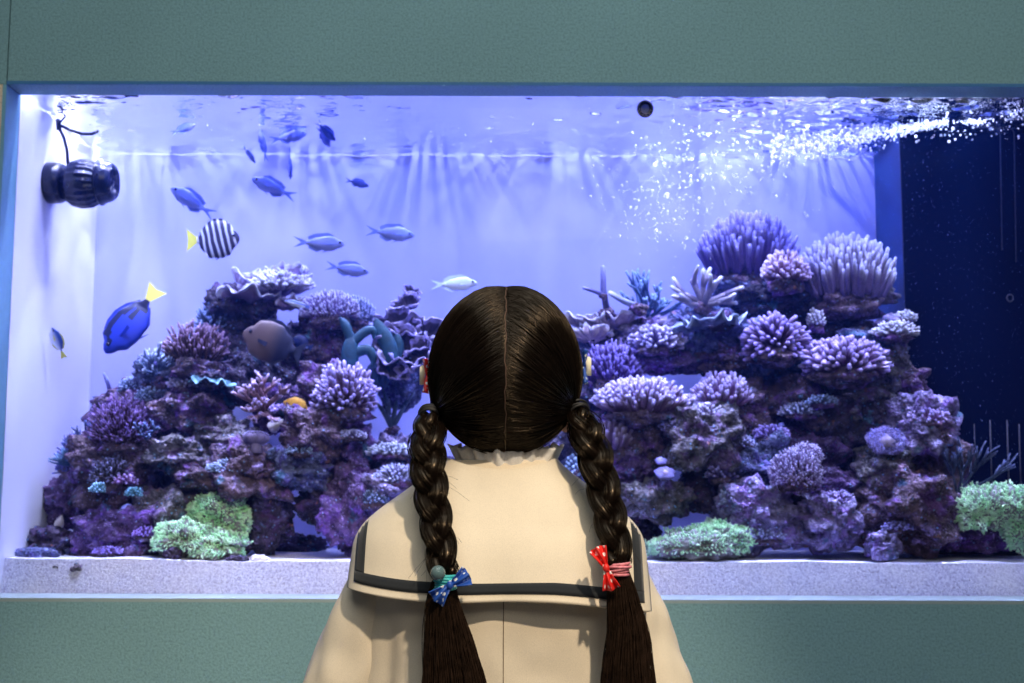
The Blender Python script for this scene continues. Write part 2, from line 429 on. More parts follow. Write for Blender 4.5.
rocks = [
 # px, py, rx, ry, Y, mat, label
 (72, 500, 26, 25, 2.42, 'purple', 'purple crusted live rock jutting from the left end of the reef above the sand'),
 (50, 543, 19, 14, 2.34, 'dark', 'dark rounded rock low at the very left foot of the reef'),
 (88, 545, 17, 18, 2.36, 'purple', 'purple pitted rock on the sand beside the dark rounded rock at the left foot'),
 (124, 533, 38, 24, 2.34, 'purple', 'broad maroon and purple base rock on the sand under the left coral slope'),
 (166, 523, 32, 32, 2.36, 'olive', 'cone shaped brownish base rock just left of the green polyp mounds'),
 (112, 470, 36, 34, 2.40, 'brown', 'brown rock carrying the bushy dark corals on the left slope'),
 (140, 415, 36, 34, 2.46, 'brown', 'brown rock behind the spiky maroon coral on the upper left slope'),
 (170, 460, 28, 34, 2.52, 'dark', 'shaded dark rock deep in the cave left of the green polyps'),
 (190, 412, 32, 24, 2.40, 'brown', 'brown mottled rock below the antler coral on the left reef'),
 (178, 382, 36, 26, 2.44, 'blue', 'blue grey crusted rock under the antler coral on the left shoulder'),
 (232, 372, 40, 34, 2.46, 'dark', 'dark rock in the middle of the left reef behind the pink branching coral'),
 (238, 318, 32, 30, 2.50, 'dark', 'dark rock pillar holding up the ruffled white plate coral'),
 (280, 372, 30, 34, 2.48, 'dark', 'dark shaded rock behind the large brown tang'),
 (224, 434, 30, 17, 2.38, 'olive', 'rounded olive brown rock beneath the small window in the left reef'),
 (184, 455, 32, 17, 2.36, 'olive', 'tan brown rock at the left end of the arch over the cave'),
 (207, 478, 24, 14, 2.33, 'brown', 'small brown rock joining the arch to its left end above the green polyps'),
 (252, 470, 38, 26, 2.33, 'brown', 'large craggy arch rock with purple and brown crust in the left reef'),
 (296, 470, 36, 20, 2.34, 'blue', 'blue grey crusted right end of the rock arch'),
 (262, 520, 26, 32, 2.37, 'dark', 'dark rock pillar standing on the sand right of the green polyps'),
 (283, 408, 26, 20, 2.40, 'purple', 'purple rock around the white shell below the pink branching coral'),
 (316, 436, 32, 24, 2.34, 'brown', 'big brown and maroon rock in the centre of the left reef'),
 (336, 395, 30, 32, 2.42, 'brown', 'brown rock behind the large bushy purple coral of the left reef'),
 (324, 340, 26, 26, 2.48, 'brown', 'smooth brown rock column under the pale fuzzy coral crown'),
 (300, 345, 16, 22, 2.52, 'dark', 'narrow dark rock between the brown tang and the brown rock column'),
 (318, 504, 19, 17, 2.37, 'dark', 'small dark rock hanging beside the blue gap near the sand'),
 (352, 508, 26, 36, 2.35, 'purple', 'maroon base rock at the right foot of the left reef'),
 (352, 455, 22, 26, 2.38, 'purple', 'purple brown rock directly below the bushy purple coral'),
 (398, 456, 30, 18, 2.40, 'pale', 'pale blue crusted ledge rock beside the left braid'),
 (388, 492, 28, 22, 2.34, 'pale', 'pale lavender pitted rock just above the left coat shoulder'),
 (420, 500, 34, 40, 2.40, 'dark', 'dark rock mostly hidden behind the left braid and collar'),
 (404, 365, 27, 34, 2.48, 'blue', 'grey rock spire under the ruffled brown plate coral left of the head'),
 (330, 472, 22, 14, 2.38, 'olive', 'small brown rock bridging over the blue gap near the sand'),
 (300, 545, 26, 9, 2.52, 'dark', 'low dark rocks far back on the sand seen through the blue gap'),
 (385, 540, 40, 18, 2.38, 'purple', 'low purple rock on the sand by the left sleeve'),
 # right reef
 (602, 352, 32, 22, 2.50, 'blue', 'blue shaded rock on the upper left shoulder of the right reef'),
 (612, 404, 30, 26, 2.46, 'dark', 'dark rock just right of the head between two purple corals'),
 (645, 338, 30, 22, 2.46, 'pale', 'pale lilac lumpy rock below the blue staghorn coral'),
 (700, 330, 34, 22, 2.46, 'blue', 'grey blue rock beneath the thick pale staghorn coral'),
 (668, 362, 34, 12, 2.44, 'purple', 'purple ledge rock above the blue gap behind the wide table coral'),
 (718, 358, 30, 16, 2.46, 'brown', 'brown ledge rock right of the blue gap in the right reef'),
 (620, 450, 34, 30, 2.42, 'purple', 'purple brown rock beside the right braid'),
 (655, 440, 36, 30, 2.40, 'brown', 'large brown rock supporting the wide pale purple table coral'),
 (700, 440, 38, 36, 2.36, 'olive', 'large brownish grey rock at the centre left of the right reef'),
 (702, 408, 26, 16, 2.38, 'pale', 'white and violet crusted rock between the two table corals'),
 (742, 412, 34, 28, 2.42, 'brown', 'brown rock behind the small rounded purple coral'),
 (628, 476, 26, 14, 2.36, 'purple', 'maroon rock left of the lilac mushroom corals'),
 (652, 498, 36, 17, 2.33, 'olive', 'olive encrusted arch rock over the dark cave beside the right sleeve'),
 (634, 532, 28, 26, 2.42, 'dark', 'black shaded rock inside the cave beside the right sleeve'),
 (715, 482, 34, 30, 2.40, 'dark', 'dark rock above the flat green polyp mat'),
 (752, 468, 36, 32, 2.38, 'blue', 'blue violet crusted rock in the middle of the right reef'),
 (752, 520, 38, 34, 2.34, 'pale', 'pale blue crusted base rock right behind the flat green polyp mat'),
 (765, 352, 30, 26, 2.46, 'blue', 'blue crusted rock left of the spiky violet coral'),
 (782, 298, 44, 20, 2.48, 'dark', 'dark rock shelf below the small pink coral at the reef top'),
 (735, 288, 24, 18, 2.50, 'blue', 'blue rock under the tall purple finger coral'),
 (852, 298, 42, 13, 2.46, 'olive', 'brown flat slab under the pale finger coral at the top right'),
 (800, 330, 34, 16, 2.50, 'dark', 'dark rock under the shelf at the top of the right reef'),
 (838, 336, 38, 16, 2.48, 'dark', 'dark blue rock just below the flat brown slab'),
 (868, 345, 34, 14, 2.42, 'blue', 'blue grey rock ridge running up to the pale right tip'),
 (893, 328, 16, 13, 2.40, 'pale', 'white crusted knob at the right tip of the upper ridge'),
 (885, 362, 19, 22, 2.42, 'olive', 'yellowish tan rock below the white knob on the right edge'),
 (800, 398, 40, 30, 2.44, 'brown', 'brown rock under the spiky violet coral'),
 (852, 396, 40, 24, 2.42, 'olive', 'tan rock beneath the wide violet finger coral on the right'),
 (905, 382, 20, 14, 2.42, 'brown', 'small brown lump on the right edge beside the overflow box'),
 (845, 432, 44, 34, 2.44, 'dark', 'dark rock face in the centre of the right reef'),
 (922, 428, 32, 28, 2.36, 'pale', 'violet and white crusted rock on the right shoulder next to the dark overflow box'),
 (884, 468, 26, 26, 2.35, 'olive', 'smooth tan rock directly under the round violet disc coral'),
 (935, 462, 30, 28, 2.38, 'brown', 'brown rock below the violet crusted right shoulder'),
 (908, 508, 50, 38, 2.33, 'brown', 'very large brown base rock at the right foot of the reef'),
 (800, 456, 40, 30, 2.42, 'purple', 'purple rock behind the fuzzy lilac coral'),
 (790, 505, 26, 22, 2.40, 'dark', 'dark recess rock below the fuzzy lilac coral'),
 (824, 522, 32, 28, 2.32, 'pale', 'grey violet lumpy rock on the sand below the fuzzy lilac coral'),
 (832, 486, 26, 14, 2.36, 'purple', 'maroon rock with violet rim right of the fuzzy lilac coral'),
 (850, 500, 26, 40, 2.50, 'dark', 'dark rock far back in the cleft of the right reef'),
 (882, 546, 16, 13, 2.27, 'pale', 'small white pitted stone on the sand at the front of the right reef'),
 (965, 536, 40, 14, 2.36, 'purple', 'low purple rock on the sand under the right green polyp mat'),
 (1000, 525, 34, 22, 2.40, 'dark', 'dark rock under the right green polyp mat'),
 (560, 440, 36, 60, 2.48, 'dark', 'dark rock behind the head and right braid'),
 (600, 500, 34, 40, 2.44, 'blue', 'blue pebbly rock seen between the right braid and the collar'),
]
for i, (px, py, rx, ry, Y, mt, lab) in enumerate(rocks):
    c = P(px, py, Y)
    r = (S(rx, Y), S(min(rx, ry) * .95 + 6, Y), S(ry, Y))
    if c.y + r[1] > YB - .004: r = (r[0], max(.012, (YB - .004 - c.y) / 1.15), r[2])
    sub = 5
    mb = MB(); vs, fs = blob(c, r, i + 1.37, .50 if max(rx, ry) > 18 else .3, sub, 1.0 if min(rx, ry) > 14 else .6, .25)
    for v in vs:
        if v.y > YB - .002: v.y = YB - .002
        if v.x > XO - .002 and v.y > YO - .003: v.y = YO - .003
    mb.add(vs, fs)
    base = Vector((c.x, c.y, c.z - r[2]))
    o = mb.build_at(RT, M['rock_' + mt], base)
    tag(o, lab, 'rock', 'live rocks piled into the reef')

# flat slab and pebbles on the sand
def pebble(name, px, py, rx, ry, Y, mat, lab, seed, ryd=None, amp=.25, fine=.35):
    c = P(px, py, Y); r = (S(rx, Y), S(ryd or rx * .7, Y), S(ry, Y))
    if Y > 2.22: c.z = max(c.z, sand_h(c.x, c.y) + r[2] * .45)
    mb = MB(); vs, fs = blob(c, r, seed, amp, 4, fine); mb.add(vs, fs)
    o = mb.build_at(name, mat, (c.x, c.y, c.z - r[2])); return tag(o, lab, 'stone' if 'shell' not in name else 'shell')
pebble('flat_stone', 35, 560, 24, 7, 2.27, M['rock_blue'], 'flat blue grey stone slab lying on the sand in the left corner', 3.3, 12)
pebble('pebble', 173, 557, 9, 8, 2.24, M['rock_dark'], 'domed black pebble on the sand in front of the left green polyps', 4.4)
pebble('pebble', 238, 561, 10, 3.5, 2.23, M['rock_dark'], 'thin flat black pebble on the sand beside a pale shell fragment', 5.4)
pebble('pebble', 56, 568, 3.2, 2.4, 2.212, M['rock_dark'], 'tiny black pebble on the sand near the left corner', 6.4)
pebble('pebble', 78, 568, 7, 3.5, 2.216, M['rock_olive'], 'small tan and black pebble on the sand near the left corner', 7.4)
M['shell'] = plain('white_shell', (.75, .70, .72), .4, var=.2, scale=120)
pebble('shell_fragment', 258, 560, 9, 4, 2.235, M['shell'], 'pale shell fragment on the sand beside a thin flat black pebble', 8.4, amp=.4)
def cone_shell(px, py, r, Y, lab, tilt, seed):
    c = P(px, py, Y); mb = MB(); rr = S(r, Y)
    ax = Vector((math.cos(tilt), -.3, math.sin(tilt))).normalized()
    pts = [c + ax * rr * (k / 9 * 2 - 1) for k in range(10)]
    rad = [rr * .75 * math.sin(max(.05, (1 - k / 9.6)) * 1.9) * (1 + .08 * (k % 2)) for k in range(10)]
    mb.tube(pts, rad, 14); o = mb.build_at('turban_shell', M['shell'], c); tag(o, lab, 'shell')
cone_shell(83, 520, 8, 2.34, 'bright white pointed shell resting on the left purple rock', 2.9, 1)
cone_shell(60, 521, 6, 2.36, 'small bluish white shell under the jutting purple rock at the left end', 1.2, 2)
cone_shell(277, 424, 8, 2.345, 'creamy white frilled shell in the left reef below the pink branching coral', .6, 3)

# ------------------------------------------------------------------ corals
def coral_thing(name, c, lab, group=None): return thing(name, c, lab, 'coral', group)
def stump(root, c, r, seed, mat, name='coral_base'):
    mb = MB(); vs, fs = blob(c, r, seed, .35, 4, .5); mb.add(vs, fs); return mb.build(name, mat, root)
def finger(mb, p0, p1, r0, r1, nb=0, bend=.15, n=6, segs=5):
    d = p1 - p0; L = d.length
    off = Vector((ru(-1, 1), ru(-1, 1), ru(-1, 1))) * L * bend
    pts = []; rad = []; tp = []
    for k in range(segs + 1):
        t = k / segs
        p = p0 + d * t + off * (4 * t * (1 - t)) * .5
        pts.append(p); rad.append((r0 + (r1 - r0) * t) * (1 + .16 * math.sin(k * 2.6 + L * 900))); tp.append(max(0, t - .3) * 1.43)
    rad[-1] *= .8
    mb.tube(pts, rad, n, tp)
    for j in range(nb):
        t = ru(.35, .9); k = min(segs - 1, int(t * segs)); q = pts[k]
        dd = (d.normalized() + Vector((ru(-1, 1), ru(-1, 1), ru(-.3, .8)))).normalized()
        l2 = L * ru(.18, .34)
        mb.tube([q, q + dd * l2 * .5, q + dd * l2], [r1 * .8, r1 * .8, r1 * .6], 5, [t * .7, .8, 1])
def cluster(name, px, py, rx, ry, Y, n, r, cb, ct, lab, up=.5, nb=0, inner=.35, lean=0, low=-.25, base=True, group=None, bend=.12, bmat='rock_brown'):
    n = int(n * 1.45); r *= .78
    c = P(px, py, Y); R3 = Vector((S(rx, Y), S((rx + ry) * .42, Y), S(ry, Y))); rr = S(r, Y)
    root = coral_thing(name, (c.x, c.y, c.z - R3.z * .6), lab, group)
    mb = MB()
    for i in range(n):
        z = low + (1 - low) * (i + .5) / n
        w = i * 2.39996 + ru(-.2, .2)
        q = math.sqrt(max(0, 1 - z * z))
        d = Vector((math.cos(w) * q, math.sin(w) * q, z))
        tip = c + Vector((d.x * R3.x, d.y * R3.y, d.z * R3.z)) * ru(.80, 1.08) + Vector((lean * R3.x * max(0, d.z), 0, 0))
        b0 = c + Vector((d.x * R3.x * inner * (1 + up), d.y * R3.y * inner * (1 + up), (d.z * inner - up * .55) * R3.z))
        if tip.y > YB - .006: tip.y = YB - .006
        if b0.y > YB - .006: b0.y = YB - .006
        if tip.x > XO - .01 and tip.y > YO - .006: tip.y = YO - .006; b0.y = min(b0.y, YO - .008)
        finger(mb, b0, tip, rr * .85, rr * ru(.8, 1.1), nb, bend)
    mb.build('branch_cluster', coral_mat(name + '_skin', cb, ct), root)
    if base: stump(root, c - Vector((0, 0, R3.z * (.35 + up * .35))), (R3.x * .72, min(R3.y * .72, (YB - .006 - c.y) * .8 if c.y + R3.y > YB - .02 else R3.y), R3.z * .38), px * .1, M[bmat])
    return root
PU = ((.10, .045, .16), (.62, .48, .92)); VI = ((.16, .10, .38), (.70, .62, .98)); PK = ((.38, .20, .34), (.92, .72, .95))
WH = ((.30, .24, .48), (.95, .92, 1.0)); BR = ((.10, .055, .06), (.34, .20, .30)); BL = ((.08, .12, .30), (.60, .78, .98))
NV = ((.05, .06, .22), (.30, .30, .70))
cluster('finger_coral', 748, 254, 50, 42, 2.50, 250, 2.6, (.12, .07, .30), (.56, .50, .92), 'tall violet finger coral with long upright blades crowning the right reef', up=1.1, low=.0, bend=.06)
cluster('finger_coral', 846, 276, 50, 42, 2.44, 250, 2.7, (.20, .15, .36), (.84, .82, 1.0), 'big pale lavender finger coral at the top right beside the overflow box', up=1.1, low=-.02, bend=.06)
cluster('cluster_coral', 786, 274, 25, 24, 2.40, 110, 2.6, *PK, 'small pinkish white cluster coral between the two big finger corals', up=.4, nb=1)
cluster('spiky_coral', 776, 345, 36, 32, 2.38, 120, 3.1, *PU, 'round spiky dark violet coral in the middle of the right reef', up=.1, inner=.3, low=-.5)
cluster('finger_coral', 845, 364, 46, 28, 2.35, 190, 3.2, (.18, .09, .26), (.78, .62, .98), 'wide violet finger coral with stubby tips on the right side of the reef', up=.3, low=-.3)
cluster('table_coral', 642, 402, 49, 25, 2.34, 230, 2.7, (.26, .15, .30), (.86, .74, 1.0), 'wide pale purple table coral right of the head', up=.7, nb=1, low=-.1)
cluster('rounded_coral', 722, 398, 30, 26, 2.36, 120, 2.6, (.24, .12, .30), (.80, .68, 1.0), 'small rounded purple coral with thin white tips right of the wide table coral', up=.6, low=-.0)
cluster('bushy_coral', 612, 372, 34, 33, 2.42, 200, 1.7, (.14, .07, .30), (.50, .40, .88), 'deep purple thin fingered coral beside the blue hair bow', up=.5, nb=1, low=-.1)
cluster('fan_coral', 612, 440, 22, 26, 2.36, 50, 3.0, (.26, .16, .36), (.82, .66, .92), 'pink fan shaped finger coral right beside the right braid', up=.7, low=.0, lean=.1)
cluster('bushy_coral', 345, 398, 34, 36, 2.34, 190, 2.7, (.20, .11, .20), (.66, .54, .86), 'large bushy purple coral with stubby forked tips in the left reef', up=.35, nb=1, low=-.35)
cluster('antler_coral', 196, 352, 34, 32, 2.38, 56, 2.0, (.10, .05, .06), (.42, .26, .38), 'brown antler coral with bare forked branches on the left shoulder', up=.6, nb=3, low=.0)
cluster('spiky_coral', 122, 432, 36, 36, 2.36, 170, 1.5, (.12, .05, .08), (.36, .22, .50), 'spiky maroon coral on the left slope above the sand', up=.4, nb=4, low=-.3)
cluster('spiky_coral', 160, 372, 22, 28, 2.42, 80, 1.5, (.10, .16, .36), (.72, .84, 1.0), 'icy blue spiky coral at the left shoulder next to the antler coral', up=.4, nb=3, low=-.2)
cluster('spiky_coral', 82, 462, 28, 30, 2.38, 100, 1.4, *NV, 'dark blue needle coral on the far left of the reef', up=.3, nb=4, low=-.4)
cluster('spiky_coral', 112, 474, 22, 20, 2.33, 70, 1.5, (.09, .08, .10), (.30, .28, .42), 'brownish grey needle coral below the spiky maroon coral', up=.3, nb=3, low=-.4)
cluster('sprig_coral', 98, 490, 9, 9, 2.30, 30, 1.2, (.16, .38, .45), (.55, .95, 1.0), 'small turquoise sprig coral low on the left slope', up=.2, nb=2, base=False)
cluster('sprig_coral', 134, 494, 9, 8, 2.30, 26, 1.2, (.12, .32, .40), (.40, .85, .95), 'small turquoise sprig coral above the cone shaped rock', up=.2, nb=2, base=False)
cluster('star_coral', 126, 482, 13, 9, 2.31, 22, 1.8, (.30, .14, .36), (.80, .55, .95), 'lilac star shaped coral between two turquoise sprigs', up=.1, base=False)
cluster('cluster_coral', 212, 325, 18, 22, 2.46, 70, 1.6, (.06, .09, .20), (.34, .46, .78), 'dim blue spiky coral under the left edge of the white plate coral', up=.2, nb=2, low=-.4)
cluster('small_button_coral', 182, 402, 18, 12, 2.38, 60, 1.7, *BL, 'pale blue knobby coral patch on the left reef below the antler coral', up=.3, low=-.2)
cluster('small_button_coral', 232, 470, 26, 12, 2.30, 150, 1.3, (.14, .22, .42), (.68, .84, 1.0), 'blue dotted encrusting coral on the arch rock left of the stalked coral', up=.2, low=-.2)
cluster('small_button_coral', 300, 452, 14, 8, 2.30, 70, 1.2, (.16, .22, .42), (.60, .76, 1.0), 'blue dotted encrusting coral on the right end of the arch rock', up=.2, low=-.2)
cluster('small_button_coral', 576, 470, 12, 16, 2.40, 40, 2.4, *BL, 'bright blue pebbly coral between the right braid and the collar', up=.1, low=-.4)
cluster('cluster_coral', 656, 342, 30, 18, 2.40, 110, 2.6, (.20, .16, .44), (.86, .78, 1.0), 'lilac knobby coral under the blue staghorn coral', up=.3, low=-.4)
cluster('fuzzy_coral', 796, 473, 27, 25, 2.29, 420, 1.05, (.36, .26, .52), (.86, .78, 1.0), 'fuzzy lilac coral with fine waving polyps low in the right reef', up=.2, inner=.7, low=-.5, base=True)
cluster('fuzzy_coral', 806, 456, 17, 14, 2.295, 220, 1.0, (.36, .26, .52), (.86, .78, 1.0), 'smaller fuzzy lilac tuft rising behind the fuzzy lilac coral', up=.2, inner=.7, low=-.3)
cluster('cluster_coral', 722, 474, 18, 14, 2.33, 60, 2.0, (.20, .14, .44), (.60, .52, .95), 'violet knobby patch left of the fuzzy lilac coral', up=.3)
cluster('cluster_coral', 742, 500, 24, 16, 2.31, 90, 1.9, (.22, .24, .48), (.78, .80, 1.0), 'pale blue knobby coral above the right end of the flat green mat', up=.3)
cluster('cluster_coral', 706, 414, 20, 12, 2.33, 60, 2.2, (.36, .30, .56), (.95, .90, 1.0), 'white and lilac knobby coral between the two table corals', up=.3)
cluster('cluster_coral', 800, 412, 22, 10, 2.36, 60, 1.8, (.18, .20, .36), (.70, .74, .95), 'grey white knobby patch in the dark centre of the right reef', up=.3)
cluster('cluster_coral', 816, 322, 10, 14, 2.40, 40, 2.0, (.40, .36, .56), (.98, .95, 1.0), 'bright white knobby patch right of the spiky violet coral', up=.2)
cluster('cluster_coral', 895, 332, 24, 12, 2.36, 90, 2.0, (.42, .40, .50), (.98, .97, 1.0), 'white knobby crust along the ridge at the right edge of the reef', up=.3, lean=.1)
cluster('cluster_coral', 905, 318, 12, 8, 2.38, 40, 2.2, (.42, .40, .50), (.98, .97, 1.0), 'small bright white knobby tip at the very end of the right ridge', up=.3)
cluster('cluster_coral', 930, 420, 24, 14, 2.32, 100, 1.9, (.30, .16, .40), (.80, .66, 1.0), 'violet knobby crust on the right shoulder by the overflow box', up=.3)
cluster('cluster_coral', 392, 452, 26, 10, 2.34, 110, 1.9, (.30, .34, .52), (.88, .93, 1.0), 'icy white knobby crust on the pale ledge beside the left braid', up=.3)
cluster('cluster_coral', 396, 478, 24, 14, 2.31, 110, 1.7, (.26, .26, .46), (.76, .78, 1.0), 'lavender knobby crust just above the left shoulder of the coat', up=.3)
cluster('cluster_coral', 186, 385, 20, 10, 2.38, 60, 1.7, (.34, .30, .56), (.84, .78, 1.0), 'lilac knobby ledge crust at the left reef shoulder', up=.3)
cluster('bushy_coral', 150, 398, 16, 14, 2.40, 60, 1.6, (.12, .18, .40), (.62, .78, 1.0), 'blue white bushy coral just right of the upright blue sprigs', up=.3, nb=2)

cluster('cluster_coral', 770, 436, 20, 12, 2.35, 80, 1.7, (.16, .10, .34), (.56, .44, .92), 'deep violet knobby patch above and left of the fuzzy lilac coral', up=.3)
cluster('cluster_coral', 838, 500, 18, 10, 2.31, 70, 1.7, (.22, .14, .40), (.74, .62, 1.0), 'lilac knobby rim on the maroon rock right of the fuzzy lilac coral', up=.3)
cluster('cluster_coral', 762, 536, 24, 10, 2.29, 100, 1.6, (.24, .24, .50), (.74, .76, 1.0), 'pale blue knobby patch low on the base rock right of the flat green mat', up=.3)
cluster('cluster_coral', 898, 528, 16, 7, 2.275, 60, 1.6, (.20, .16, .44), (.62, .60, 1.0), 'lavender knobby spot low on the very large base rock', up=.3)
cluster('small_button_coral', 822, 402, 16, 8, 2.34, 50, 1.6, (.14, .18, .36), (.50, .62, .92), 'dim blue knobby patch under the wide violet finger coral', up=.3)
cluster('cluster_coral', 680, 428, 22, 10, 2.32, 80, 1.6, (.16, .12, .28), (.46, .42, .74), 'dusky violet knobby patch under the right end of the wide table coral', up=.3)
cluster('cluster_coral', 742, 444, 14, 9, 2.34, 50, 1.6, (.22, .20, .44), (.72, .72, 1.0), 'small bluish knobby patch between the rounded coral and the fuzzy lilac coral', up=.3)
cluster('cluster_coral', 146, 534, 14, 8, 2.29, 50, 1.5, (.18, .08, .34), (.52, .34, .90), 'violet knobby patch on the base rock just left of the low green mound', up=.3)
cluster('cluster_coral', 108, 552, 16, 6, 2.28, 50, 1.5, (.18, .10, .34), (.50, .38, .88), 'violet knobby strip at the sand line on the left base rock', up=.3)
cluster('cluster_coral', 352, 436, 16, 7, 2.31, 50, 1.5, (.26, .24, .50), (.80, .80, 1.0), 'small white and violet knobby patch under the bushy purple coral', up=.3)
cluster('cluster_coral', 372, 500, 18, 12, 2.30, 70, 1.5, (.12, .16, .32), (.46, .58, .86), 'dusty blue knobby patch on the rocks left of the coat shoulder', up=.3)
cluster('cluster_coral', 132, 388, 14, 12, 2.42, 60, 1.4, (.10, .14, .34), (.56, .68, .98), 'bluish knobby tuft on the left slope under the frosty blue sprigs', up=.3, nb=1)

# recursive branching corals
def grow(mb, p, d, L, r, dep, spread=.8, kids=(2, 3), t0=0.0, maxd=3):
    mid = p + d * L * .5 + Vector((ru(-1, 1), ru(-.5, .5), ru(-1, 1))) * L * .06
    q = p + d * L
    q.y = min(q.y, YB - .006)
    a = (maxd - dep) / maxd; b2 = (maxd - dep + 1) / maxd
    mb.tube([p, mid, q], [r, r * .9, r * .72], 7, [a * .6, a * .8, 1 if dep <= 1 else b2 * .6])
    if dep > 1:
        for k in range(random.randint(*kids)):
            nd = (d + Vector((ru(-1, 1), ru(-.7, .7), ru(-.4, .8))) * spread).normalized()
            grow(mb, p + d * L * ru(.45, 1.0), nd, L * ru(.55, .8), r * .78, dep - 1, spread, kids, 0, maxd)
def tree(name, px, py, Y, dirs, L, r, dep, cb, ct, lab, spread=.8, kids=(2, 3), cat='coral'):
    c = P(px, py, Y); root = coral_thing(name, c, lab); mb = MB()
    for (dx, dy, dz, l) in dirs:
        grow(mb, c, Vector((dx, dy, dz)).normalized(), S(L * l, Y), S(r, Y), dep, spread, kids, 0, dep)
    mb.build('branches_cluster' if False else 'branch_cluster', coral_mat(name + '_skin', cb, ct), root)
    stump(root, c - Vector((0, 0, .004)), (S(r * 2.4, Y), S(r * 2.2, Y), S(r * 1.8, Y)), px * .17, M['rock_brown'])
tree('staghorn_coral', 703, 306, 2.40, [(-.9,-.2,.5,1),(-.5,-.3,1,1.1),(0,-.2,1,1.1),(.5,-.2,.9,1.1),(1,-.2,.5,1),(-1,-.3,.2,.9),(.2,-.7,.7,.9),(.9,-.3,.15,.8)], 26, 3.5, 2, (.34, .30, .46), (.93, .92, .98), 'thick pale staghorn coral with white tips on the upper right reef', .7)
tree('staghorn_coral', 648, 322, 2.44, [(-.3,-.2,1,1.2),(.2,0,1,1.2),(.7,-.2,.8,1),(-.8,-.2,.6,1),(0,-.5,.6,.9),(.5,.1,1.0,1.2),(-.1,.2,1,1.5),(.9,-.2,.5,1),(.3,-.5,.4,.8)], 20, 2.4, 3, (.06, .12, .30), (.42, .62, .95), 'blue green thin branched staghorn coral left of the thick pale one', .6)
tree('sprig_coral', 160, 376, 2.38, [(-.6,-.2,1,1),(-1,-.2,.4,1),(-.1,-.3,1,1.1),(.4,-.3,.9,.9),(-.7,-.5,.3,.8)], 15, 1.8, 3, (.10, .16, .38), (.70, .82, 1.0), 'frosty blue sprig coral sticking out on the upper left shoulder against the back wall', .7, (3, 4))
tree('sprig_coral', 92, 452, 2.36, [(-.8,-.2,.8,1),(-1,-.2,.2,1),(-.3,-.3,1,1.1),(-.6,-.5,.5,.8)], 17, 1.7, 3, (.05, .08, .26), (.26, .34, .75), 'navy sprig coral with needle branches on the far left slope', .6, (3, 4))
tree('sprig_coral', 148, 440, 2.32, [(-.3,-.6,.8,1),(.5,-.6,.7,1),(0,-.9,.2,1)], 13, 1.5, 3, (.09, .12, .30), (.45, .60, .92), 'small dusty blue sprig coral on the left reef right of the spiky maroon coral', .8, (3, 4))
tree('bare_coral', 607, 312, 2.42, [(-.08,0,1,1.0)], 46, 3.6, 1, (.16, .16, .40), (.42, .44, .80), 'single upright blue spire of coral standing above the right reef', .3)
tree('bare_coral', 603, 295, 2.41, [(-1,0,.36,1.0)], 21, 2.2, 1, (.16, .16, .40), (.42, .44, .80), 'short thin branch pointing left from the upright blue spire', .3)
tree('bare_coral', 638, 307, 2.40, [(-1,0,.5,1.0)], 32, 3.6, 1, (.30, .34, .56), (.90, .93, 1.0), 'white frosted branch slanting up left beside the upright blue spire', .3)
tree('bare_coral', 640, 318, 2.425, [(-.12,0,1,1.0), (-.1,.1,1,1.5)], 26, 2.0, 2, (.08, .14, .40), (.40, .60, .95), 'dark blue twig coral rising beside the slanting white branch', .5)
tree('sprig_coral', 113, 400, 2.44, [(-.35,0,1,1),(-.95,0,.12,.7)], 18, 2.4, 2, (.16, .16, .44), (.40, .44, .85), 'upright blue violet sprig on the left slope against the pale back wall', .5)
tree('sprig_coral', 118, 400, 2.44, [(.06,0,1,1)], 17, 2.2, 1, (.16, .16, .44), (.40, .44, .85), 'short straight blue sprig just right of the forked one on the left slope', .5)
tree('sprig_coral', 133, 412, 2.42, [(.02,0,1,1)], 17, 1.7, 1, (.10, .05, .10), (.30, .18, .30), 'thin dark red twig on the left slope right of the blue sprigs', .5)
tree('branching_coral', 264, 410, 2.31, [(-.9,-.3,.6,1),(-.4,-.4,1,1),(.1,-.4,1,1.1),(.6,-.3,.6,1),(0,-.8,.2,.8),(-.6,-.5,0,.7),(.3,-.5,-.3,.8),(-.4,-.5,-.6,.7)], 19, 2.7, 3, (.36, .20, .26), (.86, .66, .90), 'pink loosely branched coral in the centre of the left reef', .8, (3, 4))
tree('feather_coral', 958, 496, 2.30, [(.25,0,1,1.2),(.55,0,.8,1.2),(-.2,0,1,1),(.9,0,.45,1.4)], 26, 1.5, 3, (.05, .07, .16), (.16, .20, .38), 'dim blue feathery coral at the right foot against the overflow box', .45, (3, 5))
tree('branching_coral', 392, 428, 2.46, [(-.2,0,1,1.2),(-.5,0,.9,1),(.15,.1,1,1.3),(.5,0,.9,1.1)], 24, 2.8, 2, (.12, .18, .26), (.34, .44, .56), 'greyish stemmed coral with bare stalks left of the left braid', .3, (1, 2))
tree('spiky_coral', 96, 470, 2.36, [(-1,-.2,.5,1),(-.8,-.2,.9,1),(-.9,-.3,.2,1.1),(-.5,-.2,1,1)], 20, 1.7, 3, (.06, .14, .32), (.34, .60, .85), 'teal and navy branch coral leaning off the far left slope', .6, (3, 4))

